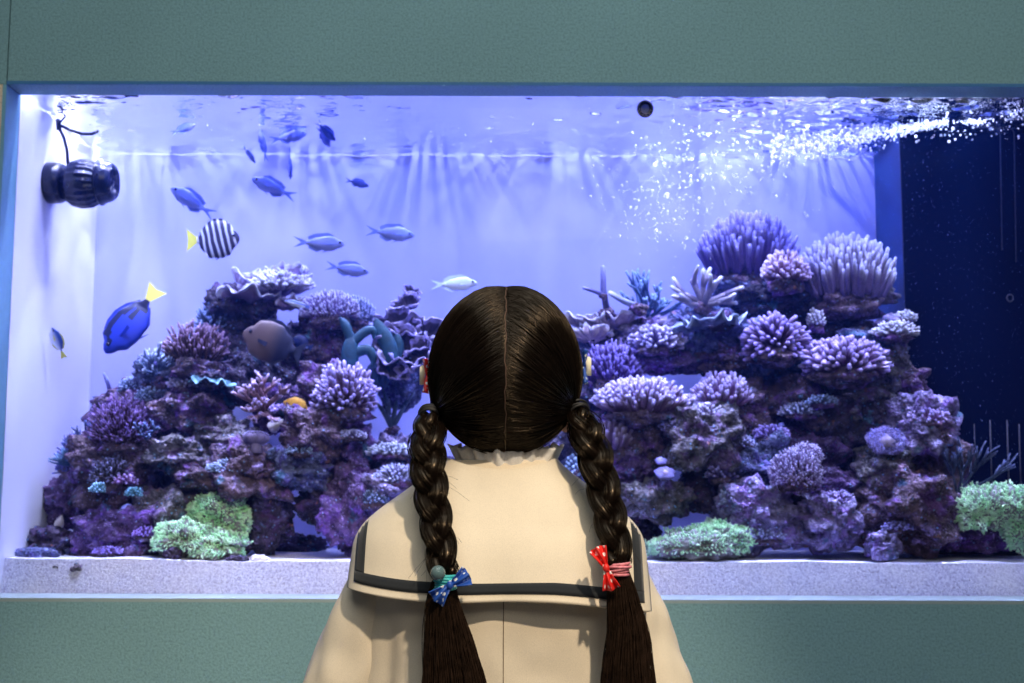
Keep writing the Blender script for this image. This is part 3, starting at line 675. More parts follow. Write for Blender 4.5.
# ruffled plate corals
def plates(name, px, py, Y, layers, cb, ct, lab, th=.0025):
    c = P(px, py, Y); root = coral_thing(name, c, lab)
    mt = coral_mat(name + '_skin', cb, ct, .7, 260)
    for (dx, dz, dyy, rx, rz, tilt, roll_, seed, a0, a1) in layers:
        mb = MB()
        c2 = c + Vector((S(dx, Y), dyy, S(dz, Y))); RX = S(rx, Y); rot = Euler((tilt, roll_, 0)).to_matrix()
        def fn(u, v):
            a = a0 + (a1 - a0) * u; rr = .12 + .88 * v
            e = 1 + .16 * math.sin(a * 3 + seed) + .09 * math.sin(a * 7 + seed * 2) + .05 * math.sin(a * 17 + seed)
            rf = (math.sin(a * 8 + seed) * .5 + math.sin(a * 13 + seed * 3) * .35) * v ** 2 * .22
            x = math.cos(a) * rr * e; y = math.sin(a) * rr * e
            z = rz * (rr ** 2) + rf + .05 * noise.noise(Vector((x * 5, y * 5, seed)))
            p = rot @ (Vector((x, y * .62, z)) * RX) + c2
            p += Vector((0, 0, 1)) * noise.noise(p * 160) * .0018
            p.y = min(p.y, YB - .005); return p
        mb.grid(fn, 120, 22, tip=lambda u, v: .15 + .25 * abs(math.sin(u * 60 + seed)) * v + (.6 if v > .86 else 0))
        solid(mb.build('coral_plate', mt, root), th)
    stump(root, c - Vector((0, 0, S(8, Y))), (S(14, Y), S(10, Y), S(10, Y)), px * .3, M['rock_dark'])
T2 = math.pi * 2
plates('plate_coral', 264, 300, 2.44, [(-10, -2, 0, 42, .12, -.15, .10, 1.0, 0, T2), (8, 4, .01, 36, .45, -.35, -.10, 2.2, 0, T2), (-6, 8, .015, 28, .55, -.4, .15, 3.7, 0, T2),
       (24, 10, -.01, 26, .55, -.5, -.35, 4.1, 0, T2), (14, 16, .015, 22, .7, -.5, -.15, 5.9, 0, T2), (30, -8, -.01, 20, .3, -.3, -.1, 6.6, 0, T2)],
       (.40, .30, .56), (.93, .92, 1.0), 'big ruffled white and lavender plate coral crowning the left reef')
cluster('frilled_coral', 280, 288, 34, 18, 2.43, 150, 2.6, (.50, .44, .66), (.97, .96, 1.0), 'icy white knobby frills standing on the big ruffled plate coral', up=.3, nb=1, low=.0, base=False)
plates('scroll_coral', 405, 350, 2.40, [(0, -4, 0, 34, .5, 1.1, .25, 1.5, 0, T2), (12, 8, .012, 32, .6, 1.2, -.35, 2.6, 0, T2), (-8, 20, .018, 24, .7, 1.1, .1, 3.3, 0, T2), (2, 44, .02, 15, .8, 1.0, -.3, 4.3, 0, T2), (4, 58, .025, 9, .8, 1.0, .3, 7.3, 0, T2), (18, -12, -.01, 24, .6, .9, -.9, 5.5, 0, T2), (-16, -20, -.01, 20, .6, 1.1, .8, 6.5, 0, T2)],
       (.11, .09, .16), (.62, .54, .82), 'ruffled brown scroll coral with pale rims just left of the head')
plates('plate_coral', 328, 318, 2.44, [(0, 0, 0, 27, .3, -.3, .1, 7.5, 0, T2), (6, -10, -.01, 20, .4, -.5, -.2, 8.3, 0, T2)],
       (.22, .16, .38), (.80, .74, .96), 'small lilac plate coral under the pale fuzzy crown')
plates('plate_coral', 602, 330, 2.44, [(-6, 0, 0, 30, .25, -.35, .05, 9.5, 0, T2), (10, 2, -.01, 30, .25, -.3, -.08, 10.3, 0, T2), (-10, -12, -.02, 22, .4, -.6, .1, 11.3, 0, T2)],
       (.46, .36, .52), (.96, .92, .98), 'creamy white folded plate coral on top of the right reef beside the head')
plates('plate_coral', 720, 314, 2.38, [(-10, -12, -.01, 34, .1, -.12, -.12, 12.5, 0, T2)],
       (.20, .26, .44), (.70, .84, .98), 'thin blue edged plate coral below the thick pale staghorn', .002)
plates('plate_coral', 212, 372, 2.36, [(0, -6, 0, 22, -.25, -.1, .1, 14.5, 0, T2)],
       (.08, .22, .30), (.50, .90, .95), 'thin turquoise rimmed plate coral left of the pink branching coral', .002)
cluster('fuzzy_coral', 330, 312, 30, 22, 2.42, 420, 1.15, (.36, .28, .62), (.86, .84, 1.0), 'pale lavender fuzzy coral crown right of the ruffled white plate coral', up=.3, inner=.6, low=-.2, nb=0)
cluster('fuzzy_coral', 354, 316, 22, 20, 2.45, 260, 1.05, (.20, .24, .50), (.66, .74, 1.0), 'bluish fuzzy coral tuft right of the pale fuzzy crown', up=.3, inner=.6, low=-.2)

# green star polyp mats
def tuft_mat():
    m, nt, b, o = nm('green_polyp')
    nt.links.new(mix(nt, ramp(nt, noi(nt, gco(nt), 70, 3), [(.4, 0.0), (.7, .45)]), ramp(nt, attr(nt), [(.25, (.22, .50, .24)), (.7, (.50, 1.0, .52)), (1, (.70, 1.0, .66))]), (.45, .42, .50)), b.inputs['Base Color'])
    b.inputs['Roughness'].default_value = .5; return m
M['polyp'] = tuft_mat(); M['polyp_body'] = plain('polyp_mat_body', (.24, .24, .26), .8, var=.3, scale=200, bmp=.4)
def mat_coral(name, lobes, Y0, lab, dens=1.0):
    c0 = P(lobes[0][0], lobes[0][1], Y0); root = coral_thing(name, c0, lab)
    bd = MB(); tf = MB()
    for i, (px, py, rx, ry, dY) in enumerate(lobes):
        Y = Y0 + dY; c = P(px, py, Y); r = (S(rx, Y), S(rx * .75, Y), S(ry, Y))
        vs, fs = blob(c, r, px * .21, .45, 5, .9); bd.add(vs, fs)
        n = int(len(vs) * .55 * dens)
        for v in random.sample(vs, min(n, len(vs))):
            d = (v - c); d = Vector((d.x / r[0]**2, d.y / r[1]**2, d.z / r[2]**2)).normalized()
            if d.y > .5 or d.z < -.75: continue
            patch = noise.noise(v * 60 + Vector((3, 1, 2)))
            g = .9 + .3 * patch if patch > -.22 else .5
            l = S(ru(1.8, 3.4), Y)
            dd = (d + Vector((ru(-1, 1), ru(-1, 1), ru(-.4, 1))) * .45).normalized()
            for _k in range(2):
                d3 = (dd + Vector((ru(-1, 1), ru(-1, 1), ru(-1, 1))) * .45).normalized()
                tf.tube([v - d * .001, v + dd * l * .5, v + dd * l * .6 + d3 * l * .5], [.0010, .0011, .0013], 5, [.3, g * .8, g])
    bd.build('coral_base', M['polyp_body'], root); tf.build('polyp_tentacles', M['polyp'], root)
mat_coral('green_polyp_coral', [(223, 516, 24, 22, 0), (206, 512, 14, 14, .005), (238, 524, 12, 18, -.005)], 2.31, 'round bright green polyp mound on the left, the upper of two touching ones')
mat_coral('green_polyp_coral', [(186, 540, 28, 15, 0), (216, 546, 24, 12, -.005), (170, 538, 14, 10, 0)], 2.27, 'low green polyp mound on the sand at the left, below the round green one')
mat_coral('green_polyp_coral', [(700, 545, 44, 14, 0), (726, 541, 24, 15, -.005), (676, 549, 24, 10, -.005), (715, 535, 24, 12, .01)], 2.29, 'flat bright green polyp mat on the sand just right of the coat sleeve')
mat_coral('green_polyp_coral', [(992, 508, 30, 20, 0), (975, 514, 16, 17, -.01), (1012, 510, 22, 22, -.005), (1020, 532, 14, 20, -.015), (1040, 520, 20, 26, 0)], 2.29, 'bright green polyp cushion at the right edge of the photo')

# stalked leather corals, discs
def leather(px, py, rx, rz, stalk, Y, lab, tiltx=-.3, cb=(.36, .28, .60), ct=(.72, .66, 1.0), fuzz=260, colst=(.34, .28, .44)):
    c = P(px, py, Y); root = coral_thing('leather_coral', c - Vector((0, 0, S(stalk, Y))), lab)
    mb = MB(); rot = Euler((tiltx, 0, 0)).to_matrix()
    RX = S(rx, Y); RZ = S(rz, Y)
    def fn(u, v):
        a = u * T2; e = 1 + .06 * math.sin(a * 5) + .04 * math.sin(a * 9 + 1)
        ph = v * math.pi
        return c + rot @ Vector((math.cos(a) * math.sin(ph) * RX * e, math.sin(a) * math.sin(ph) * RX * .8 * e, math.cos(ph) * RZ * (.6 if v < .5 else .9)))
    mb.grid(fn, 48, 16, closed_u=True, tip=lambda u, v: .6)
    for i in range(fuzz):
        a = ru(0, T2); q = math.sqrt(rnd()); n0 = Vector((math.cos(a) * q, math.sin(a) * q * .8, .6 * RZ / RX * math.sqrt(max(0, 1 - q * q))))
        p = c + rot @ (n0 * RX); d = (rot @ Vector((n0.x * .5, n0.y * .5, .8))).normalized()
        mb.tube([p, p + d * .0016, p + d * .003], [.0008, .0008, .0009], 5, [.4, .8, 1])
    mb.build('coral_cap', coral_mat('leather_cap', cb, ct, .6, 500), root)
    st = MB(); st.tube([c - Vector((0, 0, S(stalk, Y))), c - Vector((0, 0, S(stalk * .5, Y))), c], [RX * .5, RX * .38, RX * .5], 16)
    st.build('coral_stalk', plain('leather_stalk', colst, .7, var=.15, scale=200), root)
leather(256, 438, 13, 8, 15, 2.29, 'pale lilac toadstool coral on a short stalk upon the arch rock')
leather(886, 441, 20, 7, 6, 2.285, 'round flat violet disc coral on the tan rock at the right', 1.1, (.22, .17, .42), (.50, .44, .85), 500)
leather(665, 473, 10.5, 5, 5, 2.275, 'larger of two smooth lilac mushroom corals near the right sleeve', .85, (.24, .22, .62), (.50, .48, .95), 0)
leather(661, 461, 6, 3.5, 4, 2.285, 'smaller lilac mushroom coral just above the larger one near the right sleeve', .85, (.24, .22, .62), (.50, .48, .95), 0)

# teal leather leaves
M['teal'] = plain('teal_leather_skin', (.002, .045, .09), .6, var=.35, scale=110, bmp=.4)
def leaf_blade(mb, pts, w, th, Y):
    pp = [P(x, y, Y) for x, y in pts]
    # smooth the path
    q = []
    for i in range(len(pp) - 1):
        for k in range(5):
            t = k / 5; p0 = pp[max(0, i-1)]; p1 = pp[i]; p2 = pp[i+1]; p3 = pp[min(len(pp)-1, i+2)]
            q.append(.5 * ((2*p1) + (p2-p0)*t + (2*p0-5*p1+4*p2-p3)*t*t + (3*p1-p0-3*p2+p3)*t**3))
    q.append(pp[-1]); n = len(q)
    rad = [S(w, Y) * (.35 + .65 * math.sin(min(1, .15 + i / (n-1) * .95) * math.pi) ** .6) for i in range(n)]
    mb.tube(q, rad, 12, flat=th)
rt = coral_thing('leather_coral', P(350, 355, 2.37), 'teal leather coral with curling fingers in the left reef below the fuzzy tuft')
mb = MB()
for pts, w in (([(350, 372), (350, 352), (352, 334)], 9), ([(352, 345), (362, 334), (372, 330), (374, 338)], 5), ([(350, 360), (358, 352), (368, 350), (373, 358), (372, 366)], 5.5), ([(346, 366), (354, 374), (352, 384)], 6), ([(350, 340), (346, 326), (340, 318)], 5)):
    leaf_blade(mb, pts, w, .6, 2.36)
mb.build('coral_lobes', M['teal'], rt)
rt = coral_thing('leather_coral', P(388, 345, 2.37), 'long teal leaf shaped coral leaning left of the scroll coral')
mb = MB(); leaf_blade(mb, [(393, 364), (388, 345), (380, 330), (376, 320)], 8.5, .35, 2.37); leaf_blade(mb, [(395, 360), (398, 345), (394, 332)], 6, .35, 2.38); mb.build('coral_lobes', M['teal'], rt)
M['tealrock'] = plain('blue_leather_skin', (.008, .04, .13), .6, var=.4, scale=110, bmp=.4)
rt = coral_thing('leather_coral', P(376, 372, 2.38), 'small dark blue leather coral below the teal leaf left of the head')
mb = MB(); leaf_blade(mb, [(376, 388), (374, 374), (376, 360)], 7, .7, 2.39); leaf_blade(mb, [(382, 388), (386, 376), (388, 366)], 5, .7, 2.39); mb.build('coral_lobes', M['tealrock'], rt)

# ------------------------------------------------------------------ fish
def fish(name, px, py, L, ang, Y, prof, mats, lab, cat='fish', group=None, yaw=0, wid=.17, tail='fork', stripes=None, dorsal=.10, flipY=False, body_h=.34, taillen=.24, pect=True, tipfn=None, roll=0):
    """L = full length in photo pixels; ang = direction of the head in the picture, degrees anticlockwise from right."""
    c = P(px, py, Y); Lm = S(L, Y); bl = Lm * (1 - taillen)
    ang = (ang + 180) % 360 - 180
    if abs(ang) <= 90: rot = Matrix.Rotation(-R(ang), 3, 'Y') @ Matrix.Rotation(R(yaw), 3, 'Z')
    else:
        up = 180 - ang
        rot = Matrix.Rotation(R(up), 3, 'Y') @ Matrix.Rotation(R(180 + yaw), 3, 'Z')
    rot = rot @ Matrix.Rotation(R(roll), 3, 'X')
    def W(x, y, z): return c + rot @ Vector((x, y, z))
    x_head = Lm / 2; x_tail = x_head - bl
    mb = MB()
    def h(t):   # t 0 head .. 1 tail stalk
        pts = prof
        for i in range(len(pts) - 1):
            if pts[i][0] <= t <= pts[i+1][0]:
                u = (t - pts[i][0]) / (pts[i+1][0] - pts[i][0]); u = u*u*(3-2*u) if i else math.sqrt(u)
                return pts[i][1] + (pts[i+1][1] - pts[i][1]) * u
        return pts[-1][1]
    H = bl * body_h
    NS = 40
    def fn(u, v):
        t = max(.002, min(1, v)); hh = h(t) * H; ww = bl * wid * .5 * (math.sin(min(1, t * 1.08 + .02) * math.pi) ** .6 if t < .9 else .35) * (1 if t > .02 else .3)
        ww = max(ww, bl * .012)
        a = u * T2
        return W(x_head - bl * t, math.cos(a) * ww, math.sin(a) * hh)
    mb.grid(fn, 36, NS, closed_u=True, tip=(lambda u, v: tipfn(v, math.sin(u * T2))) if tipfn else (lambda u, v: .5 + .5 * math.sin(u * T2)))
    o = mb.build_at(name, mats[0], c); tag(o, lab, cat, group)
    def sheet(nm_, pts, mat, th=.0009):
        m = MB(); n = len(pts); cc = Vector((0, 0, 0))
        vs = [W(x, y, z) for x, y, z in pts]
        m.add(vs, [tuple(range(n))]); f = m.build(nm_, mat, o, False); solid(f, th, 0); return f
    th_ = h(1) * H
    tl = Lm * taillen
    if tail == 'fork':
        sheet('tail_fin', [(x_tail + bl*.02, 0, th_*.8), (x_tail - tl, 0, H*.75), (x_tail - tl*.95, 0, H*.66), (x_tail - tl*.35, 0, 0), (x_tail - tl*.95, 0, -H*.66), (x_tail - tl, 0, -H*.75), (x_tail + bl*.02, 0, -th_*.8)], mats[1])
    else:
        sheet('tail_fin', [(x_tail + bl*.02, 0, th_*.8), (x_tail - tl, 0, H*.62), (x_tail - tl*.86, 0, 0), (x_tail - tl, 0, -H*.62), (x_tail + bl*.02, 0, -th_*.8)], mats[1])
    dp = [(x_head - bl*t, 0, h(t)*H*.9) for t in (.92, .75, .6, .45, .28)]
    up_ = [(x_head - bl*t, 0, h(t)*H + bl*dorsal*k) for t, k in ((.28, .25), (.42, .8), (.6, .95), (.78, 1.2), (.95, .9))]
    sheet('dorsal_fin', dp + up_, mats[2])
    dp = [(x_head - bl*t, 0, -h(t)*H*.9) for t in (.92, .78, .6)]
    up_ = [(x_head - bl*t, 0, -h(t)*H - bl*dorsal*k) for t, k in ((.6, .2), (.72, 1.0), (.93, .8))]
    sheet('anal_fin', dp + up_, mats[2])
    sheet('pelvic_fin', [(x_head - bl*.36, 0, -h(.36)*H*.9), (x_head - bl*.46, 0, -h(.4)*H*.9), (x_head - bl*.60, 0, -h(.5)*H - bl*.07)], mats[2])
    for sy in (-1, 1):
        ww = bl * wid * .5
        if pect: sheet('pectoral_fin', [(x_head - bl*.30, sy*ww*.85, -H*.05), (x_head - bl*.33, sy*ww*.95, -H*.2), (x_head - bl*.50, sy*ww*1.6, -H*.30), (x_head - bl*.52, sy*ww*1.6, -H*.08)], mats[2], .0005)
        e = MB(); e.ball(W(x_head - bl*.13, sy*bl*wid*.26, H*.16), bl*.036, 10, 8)
        e.build('eye', mats[3], o)
    return o
PC = [(0, .0), (.12, .52), (.32, .96), (.45, 1.0), (.7, .72), (.9, .34), (1, .22)]
def two_tone(name, top, bot, rough=.35):
    m, nt, bs, o = nm(name)
    nt.links.new(ramp(nt, attr(nt), [(.25, bot), (.75, top)]), bs.inputs['Base Color'])
    bs.inputs['Roughness'].default_value = rough; return m
M['chromis'] = two_tone('chromis_scales', (.10, .15, .60), (.32, .37, .86)); M['chromis_pale'] = two_tone('pale_chromis_scales', (.46, .58, .84), (.80, .84, .98))
M['chromis_dark'] = two_tone('deep_blue_scales', (.03, .06, .36), (.10, .16, .58))
M['fin'] = plain('blue_fin', (.14, .20, .66), .5, var=.1); M['fin_pale'] = plain('pale_fin', (.55, .66, .90), .5, var=.1)
M['eye'] = plain('fish_eye', (.005, .006, .03), .1)
chs = [  # px, py, L, ang, mat, yaw, label
 (183, 129, 26, 30, 'chromis', 20, 'small blue chromis highest on the left, alone near the water surface'),
 (249, 154, 22, -55, 'chromis', 46, 'small chromis diving steeply at the left of the upper school'),
 (263, 145, 34, 102, 'chromis', 60, 'slim chromis seen from behind swimming upward beside the steep diving one'),
 (288, 137, 37, 14, 'chromis', 10, 'blue chromis heading right at the top of the school above a hanging thin one'),
 (290, 163, 32, -88, 'chromis', 70, 'very thin chromis seen edge on, hanging head down'),
 (326, 131, 26, -45, 'chromis_dark', 20, 'chromis pointing down to the right at the top right of the school'),
 (324, 137, 24, -60, 'chromis', 30, 'paler chromis half hidden behind the one pointing down right'),
 (357, 183, 24, -12, 'chromis_dark', 15, 'little dark blue chromis alone right of the school, heading right'),
 (274, 188, 46, 158, 'chromis', 10, 'plump blue chromis heading up left in the middle of the school'),
 (193, 202, 50, 148, 'chromis', 10, 'large chromis heading up left just above the striped fish'),
 (319, 243, 50, 0, 'chromis', 15, 'chromis heading right above the ruffled plate coral'),
 (390, 233, 48, -4, 'chromis', 10, 'long chromis heading right, highest of the three right of the striped fish'),
 (347, 269, 42, -8, 'chromis', 10, 'slender chromis heading right just below two others over the reef'),
 (454, 284, 46, 4, 'chromis_pale', 10, 'pale silvery chromis heading right just above the head'),
]
for i, (px, py, L, a, mt, yw, lab) in enumerate(chs):
    pale = mt == 'chromis_pale'
    fish('chromis', px, py, L * 1.04, a, 2.36 + .02 * (i % 5), PC, (M[mt], M['fin_pale' if pale else 'fin'], M['fin_pale' if pale else 'fin'], M['eye']), lab, group='blue chromis school', yaw=yw if yw < 45 else 8, roll=0 if yw < 45 else yw + 8, body_h=.20 if not pale else .19)
# sailfin tang
m, nt, bs, out = nm('striped_scales')
w = N(nt, 'ShaderNodeTexWave', Scale=27.0, Distortion=1.6, Detail=1.0); w.wave_type = 'BANDS'; w.bands_direction = 'X'
w.inputs['Detail Scale'].default_value = 1.2
mp = N(nt, 'ShaderNodeMapping'); mp.inputs['Rotation'].default_value = (0, .25, 0)
nt.links.new(coords(nt), mp.inputs['Vector']); nt.links.new(mp.outputs[0], w.inputs['Vector'])
nt.links.new(ramp(nt, w.outputs['Fac'], [(.0, (.015, .015, .07)), (.62, (.05, .04, .13)), (.72, (.55, .58, .90)), (1, (.66, .70, .95))]), bs.inputs['Base Color'])
bs.inputs['Roughness'].default_value = .45; M['striped'] = m
M['yellow'] = plain('yellow_fin', (.75, .72, .12), .5, var=.08)
PT = [(0, .0), (.10, .42), (.25, .88), (.42, 1.0), (.62, .98), (.85, .62), (.96, .22), (1, .16)]
fish('sailfin_tang', 213, 239.5, 54, 2, 2.37, PT, (M['striped'], M['yellow'], M['striped'], M['eye']), 'dark fish with white vertical stripes and a yellow tail', tail='fan', body_h=.45, dorsal=.06, taillen=.2, wid=.14, pect=False)
# blue tang
m, nt, bs, out = nm('royal_blue_scales')
oc = coords(nt)
sep = N(nt, 'ShaderNodeSeparateXYZ'); nt.links.new(oc, sep.inputs[0])
n = noi(nt, oc, 28, 1)
nt.links.new(ramp(nt, attr(nt), [(0, (.015, .04, .50)), (.40, (.015, .04, .50)), (.60, (.006, .012, .10)), (1, (.004, .008, .06))]), bs.inputs['Base Color'])
bs.inputs['Roughness'].default_value = .4; M['royal'] = m
M['royal_fin'] = plain('royal_blue_fin', (.01, .03, .38), .4)
M['yellow_tail'] = plain('bright_yellow_tail', (.85, .80, .15), .5, var=.05)
ft = fish('blue_tang', 132, 320, 84, 236, 2.34, PT, (M['royal'], M['yellow_tail'], M['royal_fin'], M['eye']), 'royal blue tang with a yellow tail diving at the left', tail='fan', body_h=.27, dorsal=.035, taillen=.20, wid=.13, yaw=10,
    tipfn=lambda t, s: (1.0 if (abs(s - (.62 if t > .2 else .3)) < .26 and t > .14 and not (.30 < t < .62 and abs(s - .48) < .13)) or (t > .82 and abs(s) < .7) or (abs(s - .1) < .14 and .60 < t < .9) or abs(s) > .97 else .1))
# brown tang
M['brown_fish'] = two_tone('brown_grey_scales', (.008, .012, .05), (.13, .085, .09), .5)
M['brown_fin'] = plain('dark_fin', (.008, .012, .05), .5); 
fish('brown_tang', 273, 343, 64, 160, 2.36, PT, (M['brown_fish'], M['brown_fin'], M['brown_fin'], M['eye']), 'large brownish tang hovering in front of the dark rock under the plate coral', tail='fan', body_h=.37, dorsal=.07, taillen=.14, wid=.16, tipfn=lambda t, s: max(0, min(1, .25 + (t - .45) * 1.8)))
M['gold_fish'] = plain('golden_scales', (.62, .32, .03), .45, var=.3, scale=90)
fish('gold_head_fish', 292, 405, 34, -20, 2.35, PT, (M['gold_fish'], M['brown_fin'], M['brown_fin'], M['eye']), 'small yellow orange fish peeking from the reef right of the pink coral', tail='fan', body_h=.36, dorsal=.06)
M['white_blue'] = two_tone('white_and_blue_scales', (.04, .10, .45), (.80, .85, .98))
fish('cleaner_wrasse', 297, 304, 27, 165, 2.35, [(0, 0), (.15, .6), (.4, 1), (.8, .8), (1, .5)], (M['white_blue'], M['fin'], M['white_blue'], M['eye']), 'slim blue and white wrasse beside the right rim of the white plate coral', tail='fan', body_h=.13, wid=.14, dorsal=.03, taillen=.18)
fish('butterfly_fish', 58, 343, 34, 107, 2.36, PT, (M['white_blue'], M['yellow'], M['yellow'], M['eye']), 'small white, blue and yellow fish swimming up before the bright left side panel', tail='fan', body_h=.22, wid=.16, dorsal=.06, yaw=25)
M['navy_fish'] = plain('navy_scales', (.01, .02, .12), .35)
fish('navy_fish', 303, 343, 22, 150, 2.40, PT, (M['navy_fish'], M['navy_fish'], M['navy_fish'], M['eye']), 'tiny navy blue fish in the shadow behind the brown tang', tail='fan', body_h=.36)

# ------------------------------------------------------------------ wave pump
M['pump'] = plain('black_blue_plastic', (.003, .006, .03), .25, .45, var=.2, scale=50)
YP = 2.34
pc = P(84, 184, YP); root = thing('wave_pump', pc, 'round black wave pump on the left side panel near the surface', 'pump')
def disc(name, x0, x1, py, r0, r1, n=32, grooves=0, prof=None):
    mb = MB(); K = len(prof) if prof else 2
    rings = []
    prof = prof or [(0, r0), (1, r1)]
    def fn(u, v):
        i = min(len(prof) - 2, int(v * (len(prof) - 1))); t = v * (len(prof) - 1) - i
        x = prof[i][0] + (prof[i+1][0] - prof[i][0]) * t; r = prof[i][1] + (prof[i+1][1] - prof[i][1]) * t
        a = u * T2
        if grooves: r *= 1 + .03 * (1 if math.sin(a * grooves) > 0 else -1)
        q = P(x0 + (x1 - x0) * x, py, YP); rr = S(r, YP)
        return q + Vector((0, math.cos(a) * rr, math.sin(a) * rr))
    mb.grid(fn, n * (3 if grooves else 1), (len(prof) - 1) * 3, closed_u=True)
    o = mb.build(name, M['pump'], root); return o
disc('magnet_base', 47, 64, 183, 1, 1, prof=[(0, .1), (0, 19.5), (.1, 21), (.75, 21), (1, 19), (1, .1)])
disc('pump_body', 58, 106, 184, 1, 1, grooves=20, prof=[(0, .1), (0, 9), (.12, 15), (.3, 22), (.5, 24.5), (.7, 23.5), (.85, 20), (1, 17), (1, .1)])
disc('nozzle_ring', 97, 115, 182, 1, 1, prof=[(0, 15), (.1, 22), (.25, 24.5), (.45, 22), (.8, 20), (1, 17), (.9, 14), (.6, 10), (.6, .1)])
mb = MB()
for k in range(8):
    a = k * math.pi / 4; q = P(114, 182, YP)
    mb.tube([q, q + Vector((0, math.cos(a) * S(16, YP), math.sin(a) * S(16, YP)))], .0009, 5)
mb.build('nozzle_grille', M['pump'], root)
mb = MB(); pts = [P(x, y, YP - .01) for x, y in ((68, 166), (67, 150), (64, 138), (60, 130), (58, 124), (62, 126), (70, 130), (82, 134), (92, 134), (98, 131))]
mb.tube(pts, .0031, 8); mb.tube([P(59, 130, YP - .01), P(58, 120, YP - .01)], .005, 10)
mb.tube([P(59, 124, YP - .01), P(64, 118, YP - .005), P(70, 112, YP)], .0018, 8)
mb.build('power_cord', M['pump'], root)

# magnet button on the glass
mb = MB(); q0 = P(645.5, 108, YG - .001)
pts = [q0 + Vector((math.cos(w)*S(6.3, YG), .004, math.sin(w)*S(7.2, YG))) for w in [k*T2/28 for k in range(29)]]
mb.tube(pts, S(2.4, YG), 10, cap=False)
o = mb.build_at('suction_cup', plain('dark_rubber', (.004, .006, .03), .6, .2), q0); tag(o, 'small dark round suction cup near the water line on the front glass', 'suction cup')
mb = MB(); mb.ball(q0 + Vector((0, .005, 0)), (S(5.2, YG), .0015, S(6, YG)), 20, 10); mb.build('cup_centre', plain('lilac_film', (.22, .26, .75), .5), o)

# ------------------------------------------------------------------ bubbles and foam
m, nt, bs, out = nm('bubble_white'); bs.inputs['Base Color'].default_value = (.95, .96, 1, 1); bs.inputs['Roughness'].default_value = .25
nt.links.new(ramp(nt, noi(nt, gco(nt), 200), [(.3, .85), (.7, 1.0)]), bs.inputs['Base Color']); M['bubble'] = m
tb = N(nt, 'ShaderNodeBsdfTranslucent'); tb.inputs[0].default_value = (.95, .97, 1, 1)
t2 = N(nt, 'ShaderNodeBsdfTransparent')
a1 = N(nt, 'ShaderNodeMixShader'); a1.inputs[0].default_value = .5
nt.links.new(bs.outputs[0], a1.inputs[1]); nt.links.new(tb.outputs[0], a1.inputs[2])
a2 = N(nt, 'ShaderNodeMixShader'); a2.inputs[0].default_value = .25
nt.links.new(a1.outputs[0], a2.inputs[1]); nt.links.new(t2.outputs[0], a2.inputs[2]); nt.links.new(a2.outputs[0], out.inputs[0])
mb = MB()
def bub(px, py, Y, r):
    q = P(px, py, Y)
    if q.z > ZW - .004 or q.x > XR - .02 or (q.x > XO - .01 and q.y > YO - .01): return
    mb.ball(q, S(r * .8, Y), 6, 4)
g = random.gauss
for _ in range(520):
    t = rnd(); x = 900 - 260 * t + g(0, 14); y = 128 + 34 * t ** 1.5 + g(0, 11 + 16 * t); bub(x, y, ru(2.24, 2.42), abs(g(0, .8)) + .4)
for _ in range(380): bub(g(700, 50), g(178, 26), ru(2.24, 2.45), abs(g(0, .55)) + .3)
for _ in range(260): bub(g(665, 26), g(215, 20), ru(2.24, 2.45), abs(g(0, .5)) + .3)
for _ in range(90): bub(ru(150, 650), g(125, 14), ru(2.23, 2.5), abs(g(0, .4)) + .3)
for _ in range(120): bub(g(960, 40), g(128, 7), ru(2.22, 2.36), abs(g(0, .8)) + .3)
o = mb.build_at('air_bubbles', M['bubble'], P(700, 170, 2.3)); tag(o, 'cloud of fine air bubbles under the surface at the upper right', 'bubbles', kind='stuff')
mb = MB()
for _ in range(1500):
    t = rnd(); x = 872 + 150 * t ** 1.7; bub(x, ru(140, 520), ru(2.24, 2.37), ru(.12, .32) if rnd() < .93 else ru(.3, .55))
m = plain('drifting_particle', (.20, .28, .75), .6)
o = mb.build_at('drifting_particles', m, P(930, 300, 2.3)); tag(o, 'fine specks drifting in front of the dark overflow box', 'particles', kind='stuff')
# foam streak at the surface near the overflow
mb = MB()
for _ in range(1100):
    t = rnd(); x = 770 + 178 * t; y = 152 - 30 * t + g(0, 7.5 * (1.18 - t)); bub(x, y, ru(2.24, 2.36), ru(.5, 1.8))
for _ in range(120): bub(g(975, 9), 122 + g(0, 1.6), ru(2.24, 2.34), ru(.5, 1.3))
for _ in range(90): bub(g(1015, 7), 113 + g(0, 5), ru(2.23, 2.3), ru(.5, 1.3))
o = mb.build_at('surface_foam', M['bubble'], P(860, 135, 2.3)); tag(o, 'white foam streak churning at the surface by the overflow box', 'foam', kind='stuff')
